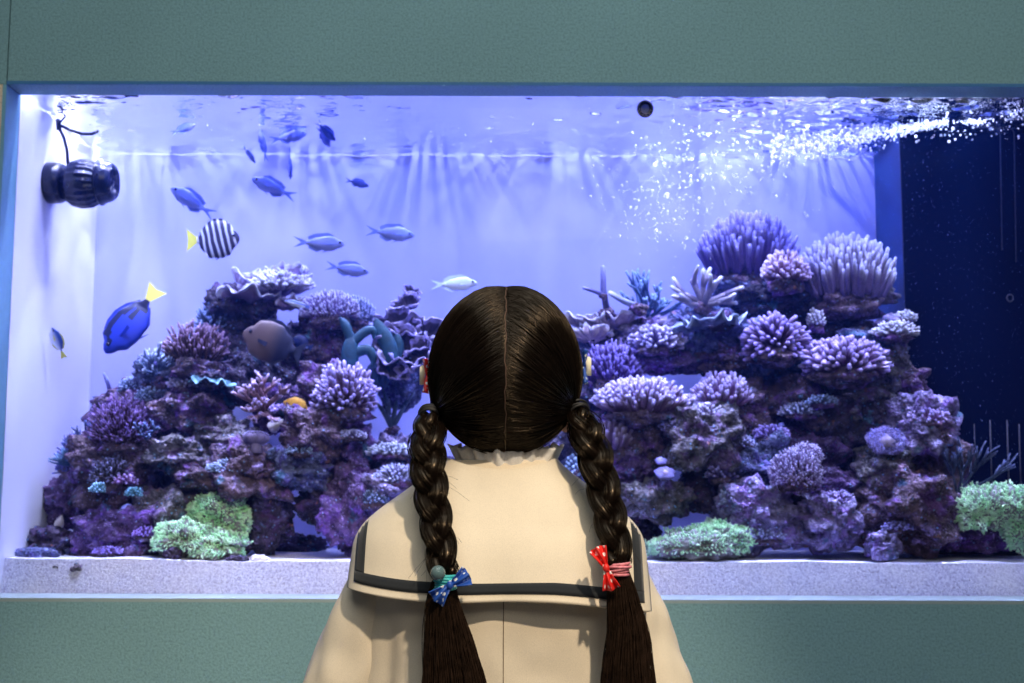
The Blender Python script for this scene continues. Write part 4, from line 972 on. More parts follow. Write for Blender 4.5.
# ------------------------------------------------------------------ the child, seen from behind
CX = P(503, 480, 1.40).x; YC = 1.42
kid = thing('person', (CX, YC, 0), 'child with two long dark braids and a cream sailor coat, seen from behind', 'person')
def skin_mat():
    m, nt, b, o = nm('skin'); c = coords(nt)
    nt.links.new(ramp(nt, noi(nt, c, 60), [(.3, (.60, .34, .24)), (.7, (.70, .42, .31))]), b.inputs['Base Color'])
    b.inputs['Roughness'].default_value = .5; b.inputs['Subsurface Weight'].default_value = .08
    b.inputs['Subsurface Radius'].default_value = (.01, .004, .002); return m
M['skin'] = skin_mat()
HC = P(505, 374, 1.405)         # centre of the head
HR = (.0745, .0905, .0940)
def fabric(name, col, weave=1400, rough=.9, soft=.06):
    m, nt, b, o = nm(name); c = gco(nt)
    n = noi(nt, c, weave, 2, .6); n2 = noi(nt, c, 12, 3)
    base = ramp(nt, n2, [(.3, [x*(1-soft) for x in col]), (.7, [min(1, x*(1+soft*.5)) for x in col])])
    nt.links.new(mix(nt, 1.0, base, ramp(nt, n, [(.35, .86), (.6, 1.0)]), 'MULTIPLY'), b.inputs['Base Color'])
    b.inputs['Roughness'].default_value = rough; b.inputs['Specular IOR Level'].default_value = .2
    b.inputs['Sheen Weight'].default_value = .15
    bump(nt, b, n, .3, .0008); return m
M['coat'] = fabric('cream_wool', (.90, .79, .62)); M['trim'] = fabric('charcoal_braid', (.028, .032, .038), 900)
M['ruffle'] = fabric('white_cotton', (.95, .94, .93), 900, .8)

# body: one continuous surface (voxel union)
bm_ = MB()
def ell(c, r, seg=32, rings=20, rot=None): bm_.ball(c, r, seg, rings, rot=rot)
ell(HC, HR)
ell(HC + Vector((0, .030, -.052)), (.052, .058, .050))                    # jaw
ell(HC + Vector((0, .076, -.076)), (.020, .016, .016))                    # chin
ell(HC + Vector((0, .092, -.026)), (.0085, .012, .010))                   # nose tip
bm_.tube([HC + Vector((0, .083, .004)), HC + Vector((0, .092, -.022))], [.006, .008], 12)
for s in (-1, 1):
    ell(HC + Vector((s*.036, .070, -.036)), (.022, .016, .020))           # cheeks
    # ears: shell with rim and lobe
    ell(HC + Vector((s*.073, -.006, -.030)), (.008, .018, .026), rot=Euler((0, s*.15, 0)).to_matrix())
    ell(HC + Vector((s*.0675, -.010, -.053)), (.0095, .010, .013))
    pts = [HC + Vector((s*(.077 + .004*math.sin(w)), -.008 + .016*math.cos(w)*1.1, -.026 + .024*math.sin(w))) for w in [(-.4 + k*.3) for k in range(13)]]
    bm_.tube(pts, .0035, 10)
bm_.tube([HC + Vector((0, -.002, -.06)), Vector((CX, YC + .004, 1.0)), Vector((CX, YC + .006, .95))], [.036, .034, .042], 24)
secs = [(.975, .045, .04), (.955, .078, .046), (.92, .098, .054), (.86, .110, .066), (.80, .104, .068), (.74, .100, .07), (.68, .108, .074), (.63, .115, .078), (.58, .110, .07)]
tvs = []; n = 32
for z, a, b_ in secs:
    for k in range(n): tvs.append(Vector((CX + a*math.cos(k*T2/n), YC + .002 + b_*math.sin(k*T2/n), z)))
tf = [(i*n+k, i*n+(k+1) % n, (i+1)*n+(k+1) % n, (i+1)*n+k) for i in range(len(secs)-1) for k in range(n)]
tf = [tuple(reversed(f)) for f in tf] + [tuple(range(n)), tuple(reversed(range((len(secs)-1)*n, len(secs)*n)))]
bm_.add(tvs, tf)
ARM = {}
for s in (-1, 1):
    sh = Vector((CX + s*.104, YC, .912)); el = Vector((CX + s*.172, YC - .004, .745)); wr = Vector((CX + s*.168, YC + .055, .600))
    ARM[s] = (sh, el, wr)
    bm_.tube([sh, sh.lerp(el, .5), el, el.lerp(wr, .4), wr], [.030, .030, .026, .025, .0175], 20)
    # hand hanging, thumb forward
    d = (wr - el).normalized(); side = Vector((0, 1, 0)); side = (side - d*side.dot(d)).normalized(); nrm_ = d.cross(side)
    pm = wr + d*.030
    mrot = Matrix((nrm_, side, d)).transposed()
    bm_.ball(pm, (.0095, .024, .033), 20, 14, rot=mrot)
    inw = -nrm_ if (nrm_.x * s) > 0 else nrm_
    for f, (o_, L_) in enumerate(((.017, .040), (.006, .046), (-.006, .042), (-.0165, .033))):
        b0 = wr + d*.050 + side*o_
        p1 = b0 + d*L_*.45 + inw*.002; p2 = p1 + d*L_*.33 + inw*.006; p3 = p2 + d*L_*.2 + inw*.010
        bm_.tube([b0 - d*.008, b0, p1, p2, p3], [.0062, .0060, .0055, .0050, .0042], 10)
    t0 = wr + d*.016 + side*.018
    bm_.tube([t0, t0 + side*.012 + d*.014 + inw*.004, t0 + side*.017 + d*.030 + inw*.010, t0 + side*.017 + d*.040 + inw*.014], [.0085, .0072, .0062, .0048], 10)
    hip = Vector((CX + s*.052, YC, .60)); kn = Vector((CX + s*.054, YC + .008, .335)); an = Vector((CX + s*.056, YC - .004, .07))
    bm_.tube([hip, hip.lerp(kn, .5), kn, kn.lerp(an, .3) + Vector((0, -.008, 0)), an], [.056, .047, .036, .037, .024], 24)
    bm_.tube([an + Vector((0, -.015, -.025)), an + Vector((0, .03, -.030)), an + Vector((0, .085, -.042))], [.024, .026, .018], 16)
body = bm_.build('body', M['skin'], kid)
md = body.modifiers.new('union', 'REMESH'); md.mode = 'VOXEL'; md.voxel_size = .0028; md.use_smooth_shade = True
md = body.modifiers.new('sm', 'SMOOTH'); md.factor = .5; md.iterations = 5
M['eyewhite'] = plain('eye_white', (.85, .84, .82), .2); M['iris'] = plain('dark_iris', (.03, .015, .01), .1); M['lip'] = plain('lip', (.55, .22, .20), .4)
for s in (-1, 1):
    e = MB(); e.ball(HC + Vector((s*.030, .0765, -.004)), (.0125, .008, .0085), 20, 14); eo = e.build('eye', M['eyewhite'], kid)
    e = MB(); e.ball(HC + Vector((s*.030, .0835, -.004)), (.0055, .0025, .0055), 16, 10); io = e.build('iris', M['iris'], kid)
    io.parent = eo; io.matrix_parent_inverse = Matrix.Identity(4); io.location = (0, 0, 0)
    e = MB(); e.tube([HC + Vector((s*(.018 + .005*k), .0845 - .0022*k, .014 + .0015*math.sin(k*.7))) for k in range(6)], .0016, 8); e.build('eyebrow', M['iris'], kid)
e = MB(); e.tube([HC + Vector((.004*k, .0905 - .00045*k*k, -.052 + .0004*k*k)) for k in range(-4, 5)], [.001, .002, .0028, .003, .0028, .003, .0028, .002, .001], 10); e.build('lips', M['lip'], kid)

# ---- coat
def interp(tab, z):
    if len(tab) > 3 and .56 < z:
        q = [interp0(tab, z + k*.004) for k in range(-3, 4)]; return tuple(sum(x)/7 for x in zip(*q))
    return interp0(tab, z)
def interp0(tab, z):
    if z >= tab[0][0]: return tab[0][1:]
    for i in range(len(tab) - 1):
        if tab[i][0] >= z >= tab[i+1][0]:
            t = (tab[i][0] - z) / (tab[i][0] - tab[i+1][0]);             return tuple(a + (b - a) * t for a, b in zip(tab[i][1:], tab[i+1][1:]))
    return tab[-1][1:]
COAT = [(1.000, .050, .046), (.982, .070, .056), (.962, .096, .064), (.940, .122, .074), (.915, .138, .082), (.88, .146, .089), (.83, .150, .092), (.77, .153, .094), (.70, .160, .098), (.62, .176, .108), (.55, .19, .118)]
EXP = 2.5
def coat_pt(ang, z, off=0.0):
    a, b_ = interp(COAT, z); a += off; b_ += off
    c_, s_ = math.cos(ang), math.sin(ang)
    r = (abs(c_)**EXP + abs(s_)**EXP) ** (-1/EXP)
    p = Vector((CX + a*r*c_, YC + b_*r*s_, z))
    k = max(0, min(1, (.88 - z) / .1))
    # soft hanging folds and the pull lines near the arms
    f = .0075 * k * noise.noise(Vector((p.x*16, z*4.5, 3))) + .0040 * k * noise.noise(Vector((p.x*34 + z*10, z*9, 8))) + .0014*noise.noise(p*30)
    f += .009 * k * math.exp(-((abs(p.x - CX) - .118 - (.86 - z)*.02)/.012)**2) * (-1)
    n_ = Vector((c_*b_, s_*a, 0)).normalized()
    return p + n_*f
cb = MB(); cb.grid(lambda u, v: coat_pt(u*T2, 1.000 - v*.45), 160, 130, closed_u=True)
coat = cb.build('coat', M['coat'], kid); solid(coat, .004, -1)
for s in (-1, 1):
    sh, el, wr = ARM[s]; mb = MB()
    w_out = .0 if s < 0 else -.013
    path = [(.094, .0, .920, .034), (.104, .0, .908, .042), (.117, 0, .886, .048), (.134, 0, .850, .052), (.152, -.002, .800, .053), (.170, -.003, .752, .054), (.178, .006, .705, .053), (.176, .030, .655, .049), (.171, .052, .612, .044)]
    def fn(u, v, s=s, path=path):
        f = v*(len(path)-1); i = min(len(path)-2, int(f)); t = f - i
        def cr(q):
            p0, p1, p2, p3 = [path[max(0, min(len(path)-1, i+k))][q] for k in (-1, 0, 1, 2)]
            return .5*((2*p1)+(p2-p0)*t+(2*p0-5*p1+4*p2-p3)*t*t+(3*p1-p0-3*p2+p3)*t**3)
        x, y, z, r = cr(0), cr(1), cr(2), cr(3)
        a = u*T2
        x += (w_out if v > .3 else w_out*v/.3)
        r *= 1 + .09*noise.noise(Vector((math.cos(a)*1.4, math.sin(a)*1.4, v*5 + s*3))) + .07*noise.noise(Vector((math.cos(a)*2.5 + v*4, math.sin(a)*2.5, v*11 + s)))
        # fold toward the armpit
        tilt = .35*(1 - v)
        return Vector((CX + s*(x + r*math.cos(a)), YC + y + r*1.05*math.sin(a), z + s*0 + r*math.cos(a)*tilt*-.3))
    mb.grid(fn, 56, 70, closed_u=True); so = mb.build('sleeve', M['coat'], kid); solid(so, .003, -1)
    mb = MB()
    def fc(u, v, s=s):
        p = fn(u, 1.0 - .06*(1-v)); c0 = Vector((CX + s*(.171 + w_out), YC + .052, p.z)); return c0 + (p - c0)*1.05
    mb.grid(fc, 56, 4, closed_u=True); co_ = mb.build('sleeve_cuff', M['coat'], so); co_.location = (0, 0, 0); co_.matrix_parent_inverse = Matrix.Identity(4); solid(co_, .003, 0)
# centre-back seam
mb = MB(); mb.tube([coat_pt(-math.pi/2 + .01, .862 - .3*k/20, .0043) for k in range(21)], .0005, 6)
mb.build('back_seam', fabric('seam_thread', (.22, .16, .11)), kid)
# skirt, tights, shoes
mb = MB()
def fs_(u, v):
    a = u*T2; r = 1 + .05*math.sin(a*16)*v
    return Vector((CX + (.13 + .06*v)*math.cos(a)*r, YC + (.085 + .05*v)*math.sin(a)*r, .66 - .24*v))
mb.grid(fs_, 192, 14, closed_u=True); solid(mb.build('skirt', fabric('navy_skirt', (.03, .035, .06)), kid), .002)
M['shoe'] = plain('black_shoe', (.02, .02, .022), .3, var=.1)
for s in (-1, 1):
    an = Vector((CX + s*.056, YC - .004, .07)); mb = MB()
    sv = MB(); 
    def fsh(u, v):
        a = u*T2; y = -.042 + .16*v; w_ = .031*math.sin(min(math.pi*.97, .35 + v*2.55))**.5; hgt = .052 - .022*v
        zz = max(0, math.sin(a)); return Vector((an.x + w_*math.cos(a), an.y + y, .004 + (hgt*zz if math.sin(a) > 0 else 0)))
    sv.grid(fsh, 36, 24, closed_u=True); sh_ = sv.build('shoe', M['shoe'], kid)
    so_ = MB(); so_.grid(lambda u, v: Vector((fsh(u, .5).x + 0, 0, 0)) if False else Vector((an.x + .033*math.cos(u*T2), an.y + .038 + .083*math.sin(u*T2), .0 + .008*v)), 36, 2, closed_u=True)
    k = so_.build('sole', M['shoe'], sh_); k.location = (0, 0, 0); k.matrix_parent_inverse = Matrix.Identity(4)

# ---- sailor collar draped over the shoulders
COL = [(.9995, .058, .055), (.985, .078, .064), (.969, .100, .072), (.952, .124, .080), (.937, .145, .087), (.922, .159, .093), (.905, .1635, .098), (.88, .165, .100), (.84, .170, .102)]
def ztop(x):
    x = abs(x); zs = [c[0] for c in COL]; 
    lo, hi = .84, .9995
    if x <= .058: return .9995 - .0 
    for _ in range(24):
        m_ = (lo + hi)/2
        if interp(COL, m_)[0] > x: lo = m_
        else: hi = m_
    return (lo + hi)/2
def yback(x, z):
    a, b_ = interp(COL, z); q = min(1, abs(x)/a)
    return YC - b_*(1 - q**2.6)**(1/2.6)
HWC = .164
def zbot(x):   # lower edge hangs slightly lower to the right, with a gentle wave
    return .8505 - .062*x - .004*math.sin((x + .164)/.328*T2*1.1) + .002
def col_pt(x, v, off=0.0):
    zt = ztop(min(abs(x), HWC*.998)*(1 if x >= 0 else -1)); zb = zbot(x)
    if abs(x) < .058: zt = .9995 - .012*(1 - (abs(x)/.058)**2)
    s_ = v**1.6
    z = zt + (zb - zt)*s_
    k = max(0, (.93 - z)/.07)
    y = yback(x, z)
    flare = .012*k**1.3*(0.7 + .8*abs(x)/HWC)
    y = y - flare - .004 - off
    y += .0022*noise.noise(Vector((x*18, z*9, 4))) + .0035*k*math.sin(x*60 + 1.3)*.4 + .0004*noise.noise(Vector((x*60, z*20, 1)))
    return Vector((CX + (x if x < 0 else x*.95), y, z + .003 + off*.4))
mb = MB()
mb.grid(lambda u, v: col_pt(-HWC + 2*HWC*u, v), 130, 90)
clr = mb.build('collar', M['coat'], kid); solid(clr, .0035, 0)
# fronts of the collar, coming over the shoulders
for s in (-1, 1):
    mb = MB()
    def ff(u, v, s=s):
        x = s*(.055 + (HWC*.985 - .055)*u); zt = ztop(min(abs(x), HWC*.985)); 
        L_ = .085*(1 - .55*u); z = zt - L_*v**1.4
        a, b_ = interp(COL, z); q = min(1, abs(x)/a)
        return Vector((CX + (x if x < 0 else x*.95), YC + b_*(1 - q**2.6)**(1/2.6) + .004, z + .003))
    mb.grid(ff, 30, 24); k = mb.build('collar_front', M['coat'], clr); k.location = (0, 0, 0); k.matrix_parent_inverse = Matrix.Identity(4); solid(k, .0035, 0)
def strip(fn_, n1, n2):
    mb = MB(); mb.grid(fn_, n1, n2); k = mb.build('collar_trim', M['trim'], clr); k.location = (0, 0, 0); k.matrix_parent_inverse = Matrix.Identity(4)
    k['label'] = 'charcoal trim band'; solid(k, .0015, 0); return k
def inv_v(x, z):
    zt = ztop(x); return max(0, min(1, (zt - z)/(zt - zbot(x))))**(1/1.6)
IN0, IN1 = .0080, .0190
strip(lambda u, v: (lambda x: col_pt(x, inv_v(x, zbot(x) + IN0 + (IN1 - IN0)*v), .0026))(-HWC + IN0 + 2*(HWC - IN0)*u), 120, 3)
for s in (-1, 1):
    def fv(u, v, s=s):
        x = s*(HWC - IN1 + (IN1 - IN0)*u); z = (zbot(x) + IN1) + (.945 - zbot(x) - IN1)*v
        return col_pt(x, inv_v(x, min(z, ztop(x))), .0026)
    strip(fv, 3, 40)
# white ruffle at the neck
mb = MB()
def fr_(u, v):
    a = u*T2; rr = 1 + (.055*math.sin(a*17) + .035*math.sin(a*29 + 1))*v
    zz = .988 + .029*v + (.0025*math.sin(a*11) + .0015*math.sin(a*23))*v
    return Vector((CX + .0035 + (.050 + .011*v)*math.cos(a)*rr, YC + (.050 + .009*v)*math.sin(a)*rr, zz))
mb.grid(fr_, 300, 10, closed_u=True); solid(mb.build('blouse_ruffle', M['ruffle'], kid), .001)

# ---- hair
def hair_mat(name, base=(.0035, .0022, .0017), sp=.38):
    m, nt, b, o = nm(name)
    oi = gco(nt); n = noi(nt, oi, 120, 2)
    nt.links.new(ramp(nt, n, [(.3, base), (.7, [x*2.0 for x in base])]), b.inputs['Base Color'])
    b.inputs['Roughness'].default_value = .27; b.inputs['Specular IOR Level'].default_value = sp
    b.inputs['Specular Tint'].default_value = (1.0, .78, .55, 1)
    b.inputs['Anisotropic'].default_value = .0
    return m
M['hair'] = hair_mat('dark_hair'); M['tail_hair'] = hair_mat('braid_hair', (.0040, .0023, .0016), .34)
M['tail_end'] = hair_mat('loose_tail_hair', (.016, .009, .006), .5)
TIE = {-1: P(430, 415, 1.375), 1: P(578, 411, 1.375)}
HRH = (.0835, .0985, .0985)
PX0 = P(505, 300, 1.32).x
def sag(phi):      # phi 0 = forehead top front .. 1 = nape ; unit direction in the mid plane
    a = R(48) + phi*R(196)      # measured from front (+y) over the top to the nape
    return Vector((0, math.cos(a), math.sin(a)))
def hdir_tie(s):
    d = TIE[s] - HC; d = Vector((d.x/HRH[0], d.y/HRH[1], d.z/HRH[2])); return d.normalized()
def slerp(a, b, t):
    w = math.acos(max(-1, min(1, a.dot(b)))); 
    if w < 1e-4: return a.copy()
    return (a*math.sin((1-t)*w) + b*math.sin(t*w))/math.sin(w)
def hair_pt(s, phi, t, lift=0.0, wob=0.0):
    a = sag(phi); b_ = hdir_tie(s)
    # the last stretch keeps some spread so strands gather into the tie
    d = slerp(a, b_, t)
    bulge = math.sin(t*math.pi)
    side = Vector((s, 0, 0))
    d = (d + side*.16*bulge*(1 - abs(phi - .45)*1.1) + Vector((0, 0, -.10 + .0*phi))*bulge*(1 if phi < .55 else max(-.2, (1 - (phi-.55)*3.5)))).normalized()
    r = 1 + lift - .013*math.exp(-(t/.045)**2)
    low = max(0, -d.z - .35)
    k = Vector((d.x*HRH[0]*(1 + .16*low), d.y*HRH[1]*(1 - .12*low), d.z*HRH[2]))*r
    end = max(0, (t - .86)/.14)
    p = HC + Vector((CX + .0028 - HC.x, 0, 0))*(1 - t) + k
    # pull into the tie bundle
    tp = TIE[s] + (p - TIE[s])*.0
    return p.lerp(TIE[s] + (k.normalized()*.004), end**2*.6)
mb = MB()
for s in (-1, 1):
    mb.grid(lambda u, v, s=s: hair_pt(s, u, v*.985, -.006) , 60, 40)
cap = mb.build('hair', M['hair'], kid); cap['label'] = 'dark brown hair parted down the middle'
def strands(curves, rad, name, mat, parent=kid, sides=3):
    mb = MB()
    for pts in curves:
        n = len(pts); 
        rr = [rad*(.6 + .5*math.sin(min(1, .15 + k/(n-1))*math.pi)) for k in range(n)]
        mb.tube(pts, rr, sides, cap=False)
    o = mb.build(name, mat, parent)
    if parent is not kid: o.location = (0, 0, 0) if parent.parent else o.location; o.matrix_parent_inverse = Matrix.Identity(4)
    return o
cur = []
for i in range(5200):
    s = -1 if i % 2 else 1
    phi = rnd(); ph2 = phi + g(0, .02)
    lf = .006 + .020*noise.noise(Vector((phi*26 + s*9, 3.1, s))) + ru(-.004, .005); t0 = ru(0, .05) if rnd() < .75 else ru(0, .5); t1 = ru(.93, 1.0); pts = []
    w = ru(0, 6.28); am = ru(0, .014)
    nP = 14
    jit = Vector((g(0, .0008), g(0, .0008), g(0, .0008)))
    for k in range(nP):
        t = t0 + (t1 - t0)*k/(nP - 1)
        p = hair_pt(s, ph2 + am*math.sin(t*5 + w), t, lf*min(1, t*8 + .1))
        pts.append(p + jit*min(1, t*4))
    cur.append(pts)
strands(cur, .00042, 'hair_strands', M['hair'])
# fly-away hairs
cur = []
for i in range(0):
    s = random.choice((-1, 1)); phi = ru(.15, .8); t0 = ru(.1, .5); pts = []
    for k in range(10):
        t = t0 + .35*k/9; pts.append(hair_pt(s, phi + .05*math.sin(k*.5), t, .01 + .05*math.sin(k/9*math.pi)*rnd()**.3*ru(.5, .7)))
    cur.append(pts)

# pale parting line of the scalp
mb = MB(); mb.tube([hair_pt(1, .16 + .74*k/40, .0, -.001) + Vector((.0007*math.sin(k*.9) + .0006*math.sin(k*2.3), 0, 0)) for k in range(41)], .0007, 5)
mb.build('parting', plain('scalp', (.09, .05, .035), .8), kid)

def spline(pts, per=8):
    q = []
    for i in range(len(pts)-1):
        p0, p1, p2, p3 = pts[max(0, i-1)], pts[i], pts[i+1], pts[min(len(pts)-1, i+2)]
        for k in range(per):
            t = k/per; q.append(.5*((2*p1)+(p2-p0)*t+(2*p0-5*p1+4*p2-p3)*t*t+(3*p1-p0-3*p2+p3)*t**3))
    q.append(pts[-1]); return q
def along(path, t):
    f = max(0, min(.99999, t))*(len(path)-1); i = int(f); return path[i].lerp(path[i+1], f - i)
def yb(px, py, extra):
    # just behind (towards the viewer) of the collar surface
    z = P(px, py, 1.33).z; x = P(px, py, 1.33).x - CX
    return (yback(x, min(z, .99)) if z < .975 else 1.35) - extra
BR_ = {-1: [(430, 415), (427, 442), (428, 472), (433, 505), (439, 540), (444, 574)], 1: [(578, 411), (587, 434), (597, 465), (606, 500), (613, 532), (618, 564)]}
TL_ = {-1: [(444, 574), (443, 605), (447, 640), (452, 680), (456, 730), (458, 775)], 1: [(618, 564), (622, 595), (627, 630), (628, 670), (630, 720), (631, 765)]}
YBR = {-1: [1.375, 1.345, 1.325, 1.312, 1.296, 1.288], 1: [1.375, 1.352, 1.335, 1.320, 1.302, 1.290]}
YTL = {-1: [1.288, 1.290, 1.294, 1.297, 1.298, 1.296], 1: [1.290, 1.292, 1.296, 1.299, 1.300, 1.298]}
M['elastic_black'] = plain('black_elastic', (.008, .007, .008), .6)
def ring(mb, c, ax, r, th, n=20, sq=1.0):
    ax = ax.normalized(); a = ax.orthogonal().normalized(); b2 = ax.cross(a)
    pts = [c + a*r*math.cos(T2*k/n) + b2*r*sq*math.sin(T2*k/n) for k in range(n + 1)]
    mb.tube(pts, th, 8, cap=False)
for s in (-1, 1):
    path = spline([P(x, y, Y) for (x, y), Y in zip(BR_[s], YBR[s])], 10)
    Ltot = sum((path[i+1]-path[i]).length for i in range(len(path)-1))
    per = .100; nper = Ltot/per
    A = .0100; Bq = .0066
    braid_root = bpy.data.objects.new('braid', None); C.objects.link(braid_root); braid_root.parent = kid
    off0 = path[0] - kid.location; braid_root.location = off0; bpy.context.view_layer.update()
    braid_root['label'] = 'left braid' if s < 0 else 'right braid'
    for k in range(3):
        def ctr(t, k=k):
            ph = T2*(t*nper) + k*T2/3
            tap = min(1, t*6 + .35)*(1.08 - .30*t)
            c = along(path, t); return c + Vector((A*tap*math.sin(ph), Bq*tap*math.sin(2*ph + .0), 0)), ph, tap
        M_ = 120
        cpts = [ctr(i/M_)[0] for i in range(M_+1)]
        def R_(t): return .0106*(.62 + .38*min(1, t*6))*(1.08 - .30*t)
        core = MB(); core.tube(cpts, [R_(i/M_)*.86 for i in range(M_+1)], 14, flat=.82)
        cobj = core.build('braid_strand', M['tail_hair'], braid_root)
        cur = []
        for i in range(150):
            w0 = ru(0, T2); rr = math.sqrt(ru(.62, 1.12)); tw = ru(.5, 1.2); pts = []
            a0 = ru(0, .75); a1 = min(1, a0 + ru(.25, .6)); nP = int(10 + 46*(a1 - a0))
            for q in range(nP):
                t = a0 + (a1 - a0)*q/(nP - 1); c, ph, tap = ctr(t)
                w = w0 + t*tw*3
                tn = (ctr(min(1, t+.01))[0] - ctr(max(0, t-.01))[0]).normalized()
                bx = tn.cross(Vector((0, 1, 0))).normalized(); by = bx.cross(tn)
                pts.append(c + (bx*math.cos(w) + by*math.sin(w)*.85)*R_(t)*rr)
            cur.append(pts)
        mbh = MB()
        for pts in cur: mbh.tube(pts, .00038, 3, cap=False)
        ho = mbh.build('braid_hairs', M['tail_hair'], cobj)
    # loose brush below the tie
    tp = spline([P(x, y, Y) for (x, y), Y in zip(TL_[s], YTL[s])], 8)
    cur = []
    def wd_(t): return .006 + .022*min(1, t*1.5)**.8*(1 - .35*max(0, t-.7)/.3)
    for i in range(1300):
        w0 = ru(0, T2); rr = math.sqrt(rnd()); tend = ru(.78, 1.0); pts = []; wv = ru(0, 6.28); aw = ru(0, .0022)
        fan = ru(-.5, .5)
        for q in range(14):
            t = tend*q/13; c = along(tp, t); w_ = wd_(t)
            lean = (.010 if s < 0 else .000)*t*(rr*math.cos(w0) + .3)
            pts.append(c + Vector((math.cos(w0)*rr*w_ + aw*math.sin(t*9 + wv) + lean, math.sin(w0)*rr*w_*.45 + aw*math.cos(t*8 + wv), 0)))
        cur.append(pts)
    mbh = MB()
    for pts in cur: mbh.tube(pts, [.00042]*12 + [.0003, .00015], 3, cap=False)
    core = [along(tp, k/20) for k in range(20)]
    mbh.tube(core, [wd_(k/20)*.62 for k in range(20)], 12, flat=.45)
    # stray short hairs along the braid
    cur = []
    for i in range(26):
        t = ru(.1, 1); c = along(path, t); a = ru(0, T2); d = Vector((math.cos(a), -.5*rnd(), ru(-1.2, .2))).normalized(); l = ru(.008, .026)
        b0 = c + Vector((math.cos(a)*.012, -.004, 0)); cv = Vector((ru(-1, 1), 0, -1))*l*.4
        cur.append([b0, b0 + d*l*.35 + cv*.1, b0 + d*l*.7 + cv*.4, b0 + d*l + cv])
    for pts in cur: mbh.tube(pts, .00014, 3, cap=False)
    to = mbh.build('braid_tail', M['tail_end'], kid)
    # black elastic at the top
    mb = MB(); ax = path[3] - path[0]
    for k in range(5): ring(mb, path[0] + ax.normalized()*(.0018*k - .004), ax + Vector((g(0, .001), 0, g(0, .001))), .0115 + .0006*math.sin(k), .0015)
    mb.build('hair_tie', M['elastic_black'], kid)
# decorative ties and bows
def dots(name, base, dot, scale=150, size=.28):
    m, nt, b, o = nm(name); c = coords(nt)
    v = N(nt, 'ShaderNodeTexVoronoi', Scale=scale, Randomness=.35); nt.links.new(c, v.inputs['Vector'])
    nt.links.new(ramp(nt, v.outputs['Distance'], [(size, dot), (size + .06, base)]), b.inputs['Base Color'])
    b.inputs['Roughness'].default_value = .5; return m
M['blue_dots'] = dots('blue_dotted_ribbon', (.015, .08, .42), (.85, .90, .95)); M['red_dots'] = dots('red_dotted_ribbon', (.80, .02, .015), (.95, .9, .88))
M['turq'] = plain('turquoise_elastic', (.05, .48, .50), .5); M['pink'] = plain('pink_elastic', (.85, .25, .30), .5, var=.4, scale=300)
def bow(c, d1, d2, L_, W_, mat, name, nrm, parent=kid):
    root = MB()
    for d in (d1, d2):
        d = d.normalized(); sd = d.cross(nrm).normalized()
        def f(u, v, d=d, sd=sd):
            t = u; w = W_*(.22 + .9*t)*(1 + .06*math.sin(v*9)); a = (v - .5)*2
            return c + d*L_*t*(1 - .10*abs(a)) + sd*w*a*.5 + nrm*(.004*math.sin(a*6 + t*2)*t + .003*math.sin(t*math.pi))
        root.grid(f, 18, 22)
    o = root.build(name, mat, parent); solid(o, .0011, 0)
    kn = MB(); kn.ball(c + nrm*.002, (.0035, .0035, .0045), 12, 8); k = kn.build('bow_knot', mat, o); k.location = (0, 0, 0) if False else k.location
    return o
vw = Vector((0, -1, 0))
tl = P(446, 583, 1.277); tr_ = P(617, 570, 1.281)
def fixkid(o, par):   # meshes built with parent=o of kid: same origin
    o.location = (0, 0, 0); o.matrix_parent_inverse = Matrix.Identity(4)
bpy.context.view_layer.update()
bb = bow(P(450, 585, 1.276) , Vector((1, 0, .55)), Vector((-.75, 0, -.75)), .022, .018, M['blue_dots'], 'hair_bow', vw); bb['label'] = 'blue bow with white dots'
rb = bow(P(606, 568, 1.276), Vector((-.45, 0, 1)), Vector((.25, 0, -1)), .023, .016, M['red_dots'], 'hair_bow', vw); rb['label'] = 'red bow with white dots'
mb = MB()
for k in range(6): ring(mb, P(445, 576 + 2.6*k, 1.286), Vector((.1*math.sin(k), 0, 1)), .0105 + .0012*math.sin(k*1.4), .0016, sq=.9)
mb.build('hair_tie', M['turq'], kid)['label'] = 'turquoise elastic'
mb = MB()
for k in range(5): ring(mb, P(619, 564 + 2.6*k, 1.290), Vector((.12*math.sin(k*2) - .1, 0, 1)), .0110 + .0014*math.sin(k*1.4), .0015, sq=.9)
mb.build('hair_tie', M['pink'], kid)['label'] = 'pink and white elastic'
m, nt, bs, out = nm('clear_bead'); bs.inputs['Base Color'].default_value = (.9, .95, 1, 1); bs.inputs['Roughness'].default_value = .02; bs.inputs['Transmission Weight'].default_value = .8
nt.links.new(ramp(nt, noi(nt, coords(nt), 80), [(.3, (.45, .85, .95)), (.7, (.8, .97, 1))]), bs.inputs['Base Color'])
mb = MB(); mb.ball(P(438, 573, 1.272), .0076, 24, 16); mb.build('glass_bead', m, kid)['label'] = 'clear round bead on the turquoise elastic'
mb = MB(); mb.ball(P(621, 577, 1.272) + Vector((-.011, .002, -.002)), .0045, 16, 12)
# clips over the ears
for s, mat, lab in ((-1, M['red_dots'], 'red dotted hair clip'), (1, M['blue_dots'], 'blue dotted hair clip')):
    cpos = P(428.5 if s < 0 else 582.5, 376 if s < 0 else 367, 1.43)
    mb = MB()
    for q in (-1, 1):
        def f(u, v, q=q):
            a = (v-.5)*2; w = .018*(.25 + .9*u)
            return cpos + Vector((s*(.0015 + .004*u*(1 - a*a)) , w*a*.6, q*.019*u)) 
        mb.grid(f, 10, 12)
    o = mb.build('hair_clip', mat, kid); solid(o, .003, 0); o['label'] = lab
    mb = MB(); mb.tube([cpos + Vector((s*.007, 0, -.010)), cpos + Vector((s*.007, 0, .010))], .0032, 12, flat=.6)
    k = mb.build('clip_button', plain('cream_button', (.85, .80, .62), .3), kid)
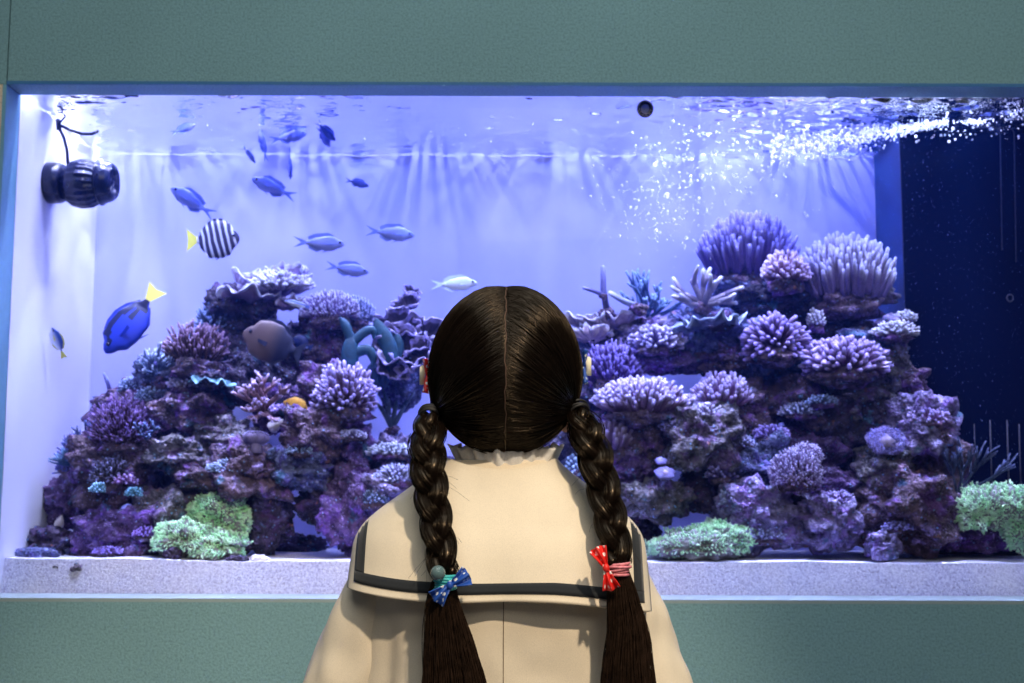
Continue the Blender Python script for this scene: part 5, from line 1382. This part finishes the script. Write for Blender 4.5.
# ------------------------------------------------------------------ lights
def area(name, loc, sx, sy, power, col, rot=(0, 0, 0), spread=180):
    l = bpy.data.lights.new(name, 'AREA'); l.shape = 'RECTANGLE'; l.size = sx; l.size_y = sy; l.energy = power; l.color = col; l.spread = R(spread)
    o = bpy.data.objects.new(name, l); C.objects.link(o); o.location = loc; o.rotation_euler = rot; return o
def spot(name, loc, tgt, power, col, size=50, blend=.5, rad=.02):
    l = bpy.data.lights.new(name, 'SPOT'); l.energy = power; l.color = col; l.spot_size = R(size); l.spot_blend = blend; l.shadow_soft_size = rad
    o = bpy.data.objects.new(name, l); C.objects.link(o); o.location = loc
    o.rotation_euler = (Vector(tgt) - Vector(loc)).to_track_quat('-Z', 'Y').to_euler(); return o
BLU = (.24, .30, 1.0); DBL = (.10, .17, 1.0); WHB = (.52, .56, 1.0)
ZL = 1.86
for i, x in enumerate((-.66, -.25, .16, .52)):
    area('tank_led_bar', (x, 2.44, ZL), .34, .14, 4.0, BLU)
area('tank_front_fill', (0.05, 2.217, ZL), 1.9, .008, 17, (.50, .53, 1.0), spread=60)  # added lamp, lights the sloped front of the sand
area('tank_front_blue_fill', (0.05, 2.26, ZL), 1.9, .02, 7, DBL)  # added blue fill, turns the reef's shadows blue
area('tank_blue_bar', (0.05, 2.36, ZL), 1.9, .02, 6, DBL)
for i, x in enumerate((-.74, -.46, -.18, .10, .38, .62)):
    spot('tank_led_spot', (x, 2.565, ZL), (x, 2.575, 1.0), 8.5, WHB, 130, .6, .004)
for i, x in enumerate((-.5, .0, .45)):
    spot('tank_front_spot', (x, 2.34, ZL), (x, 2.35, 1.0), 17, (.50, .50, 1.0), 110, .6, .05)
for x in (-.62, -.1, .35, .8):
    spot('tank_low_fill', (x, 2.245, ZL), (x, 2.285, .84), 30, (.56, .68, 1.0), 60, .8, .012)  # added fill, brightens the green mats low at the front
spot('side_spot', (-.74, 2.42, ZL), (-.88, 2.44, 1.0), 11, (.85, .87, 1.0), 60, .5, .008)
area('tank_side_fill', (-.82, 2.41, ZL), 0.03, .34, 2.2, (.80, .82, 1.0), spread=110)  # added strip of light to brighten the left side panel
spot('ceiling_spot', (.75, -.55, 2.75), (-.02, 1.4, .93), 240, (1.0, .82, .60), 27, .7, .05)
area('ceiling_panel', (.1, .5, 2.85), 2.2, 1.6, 27, (.97, 1.0, .97))
area('rear_fill', (.5, -1.5, 2.5), 1.4, .8, 12, (1.0, .93, .80), rot=(R(58), 0, R(8)))  # added soft fill from behind the camera, for neck and collar
wd = bpy.data.worlds.new('room_ambient'); bpy.context.scene.world = wd; wd.use_nodes = True
wd.node_tree.nodes['Background'].inputs[0].default_value = (.55, .62, .80, 1); wd.node_tree.nodes['Background'].inputs[1].default_value = .07
sc = bpy.context.scene
sc.view_settings.view_transform = 'Standard'; sc.view_settings.look = 'None'; sc.view_settings.gamma = 1; sc.view_settings.exposure = 0
sc.view_settings.use_curve_mapping = False
sc.cycles.max_bounces = 8; sc.cycles.diffuse_bounces = 4; sc.cycles.transparent_max_bounces = 12
sc.cycles.sample_clamp_indirect = 60.0; sc.cycles.volume_bounces = 0; sc.cycles.caustics_reflective = False; sc.cycles.caustics_refractive = False
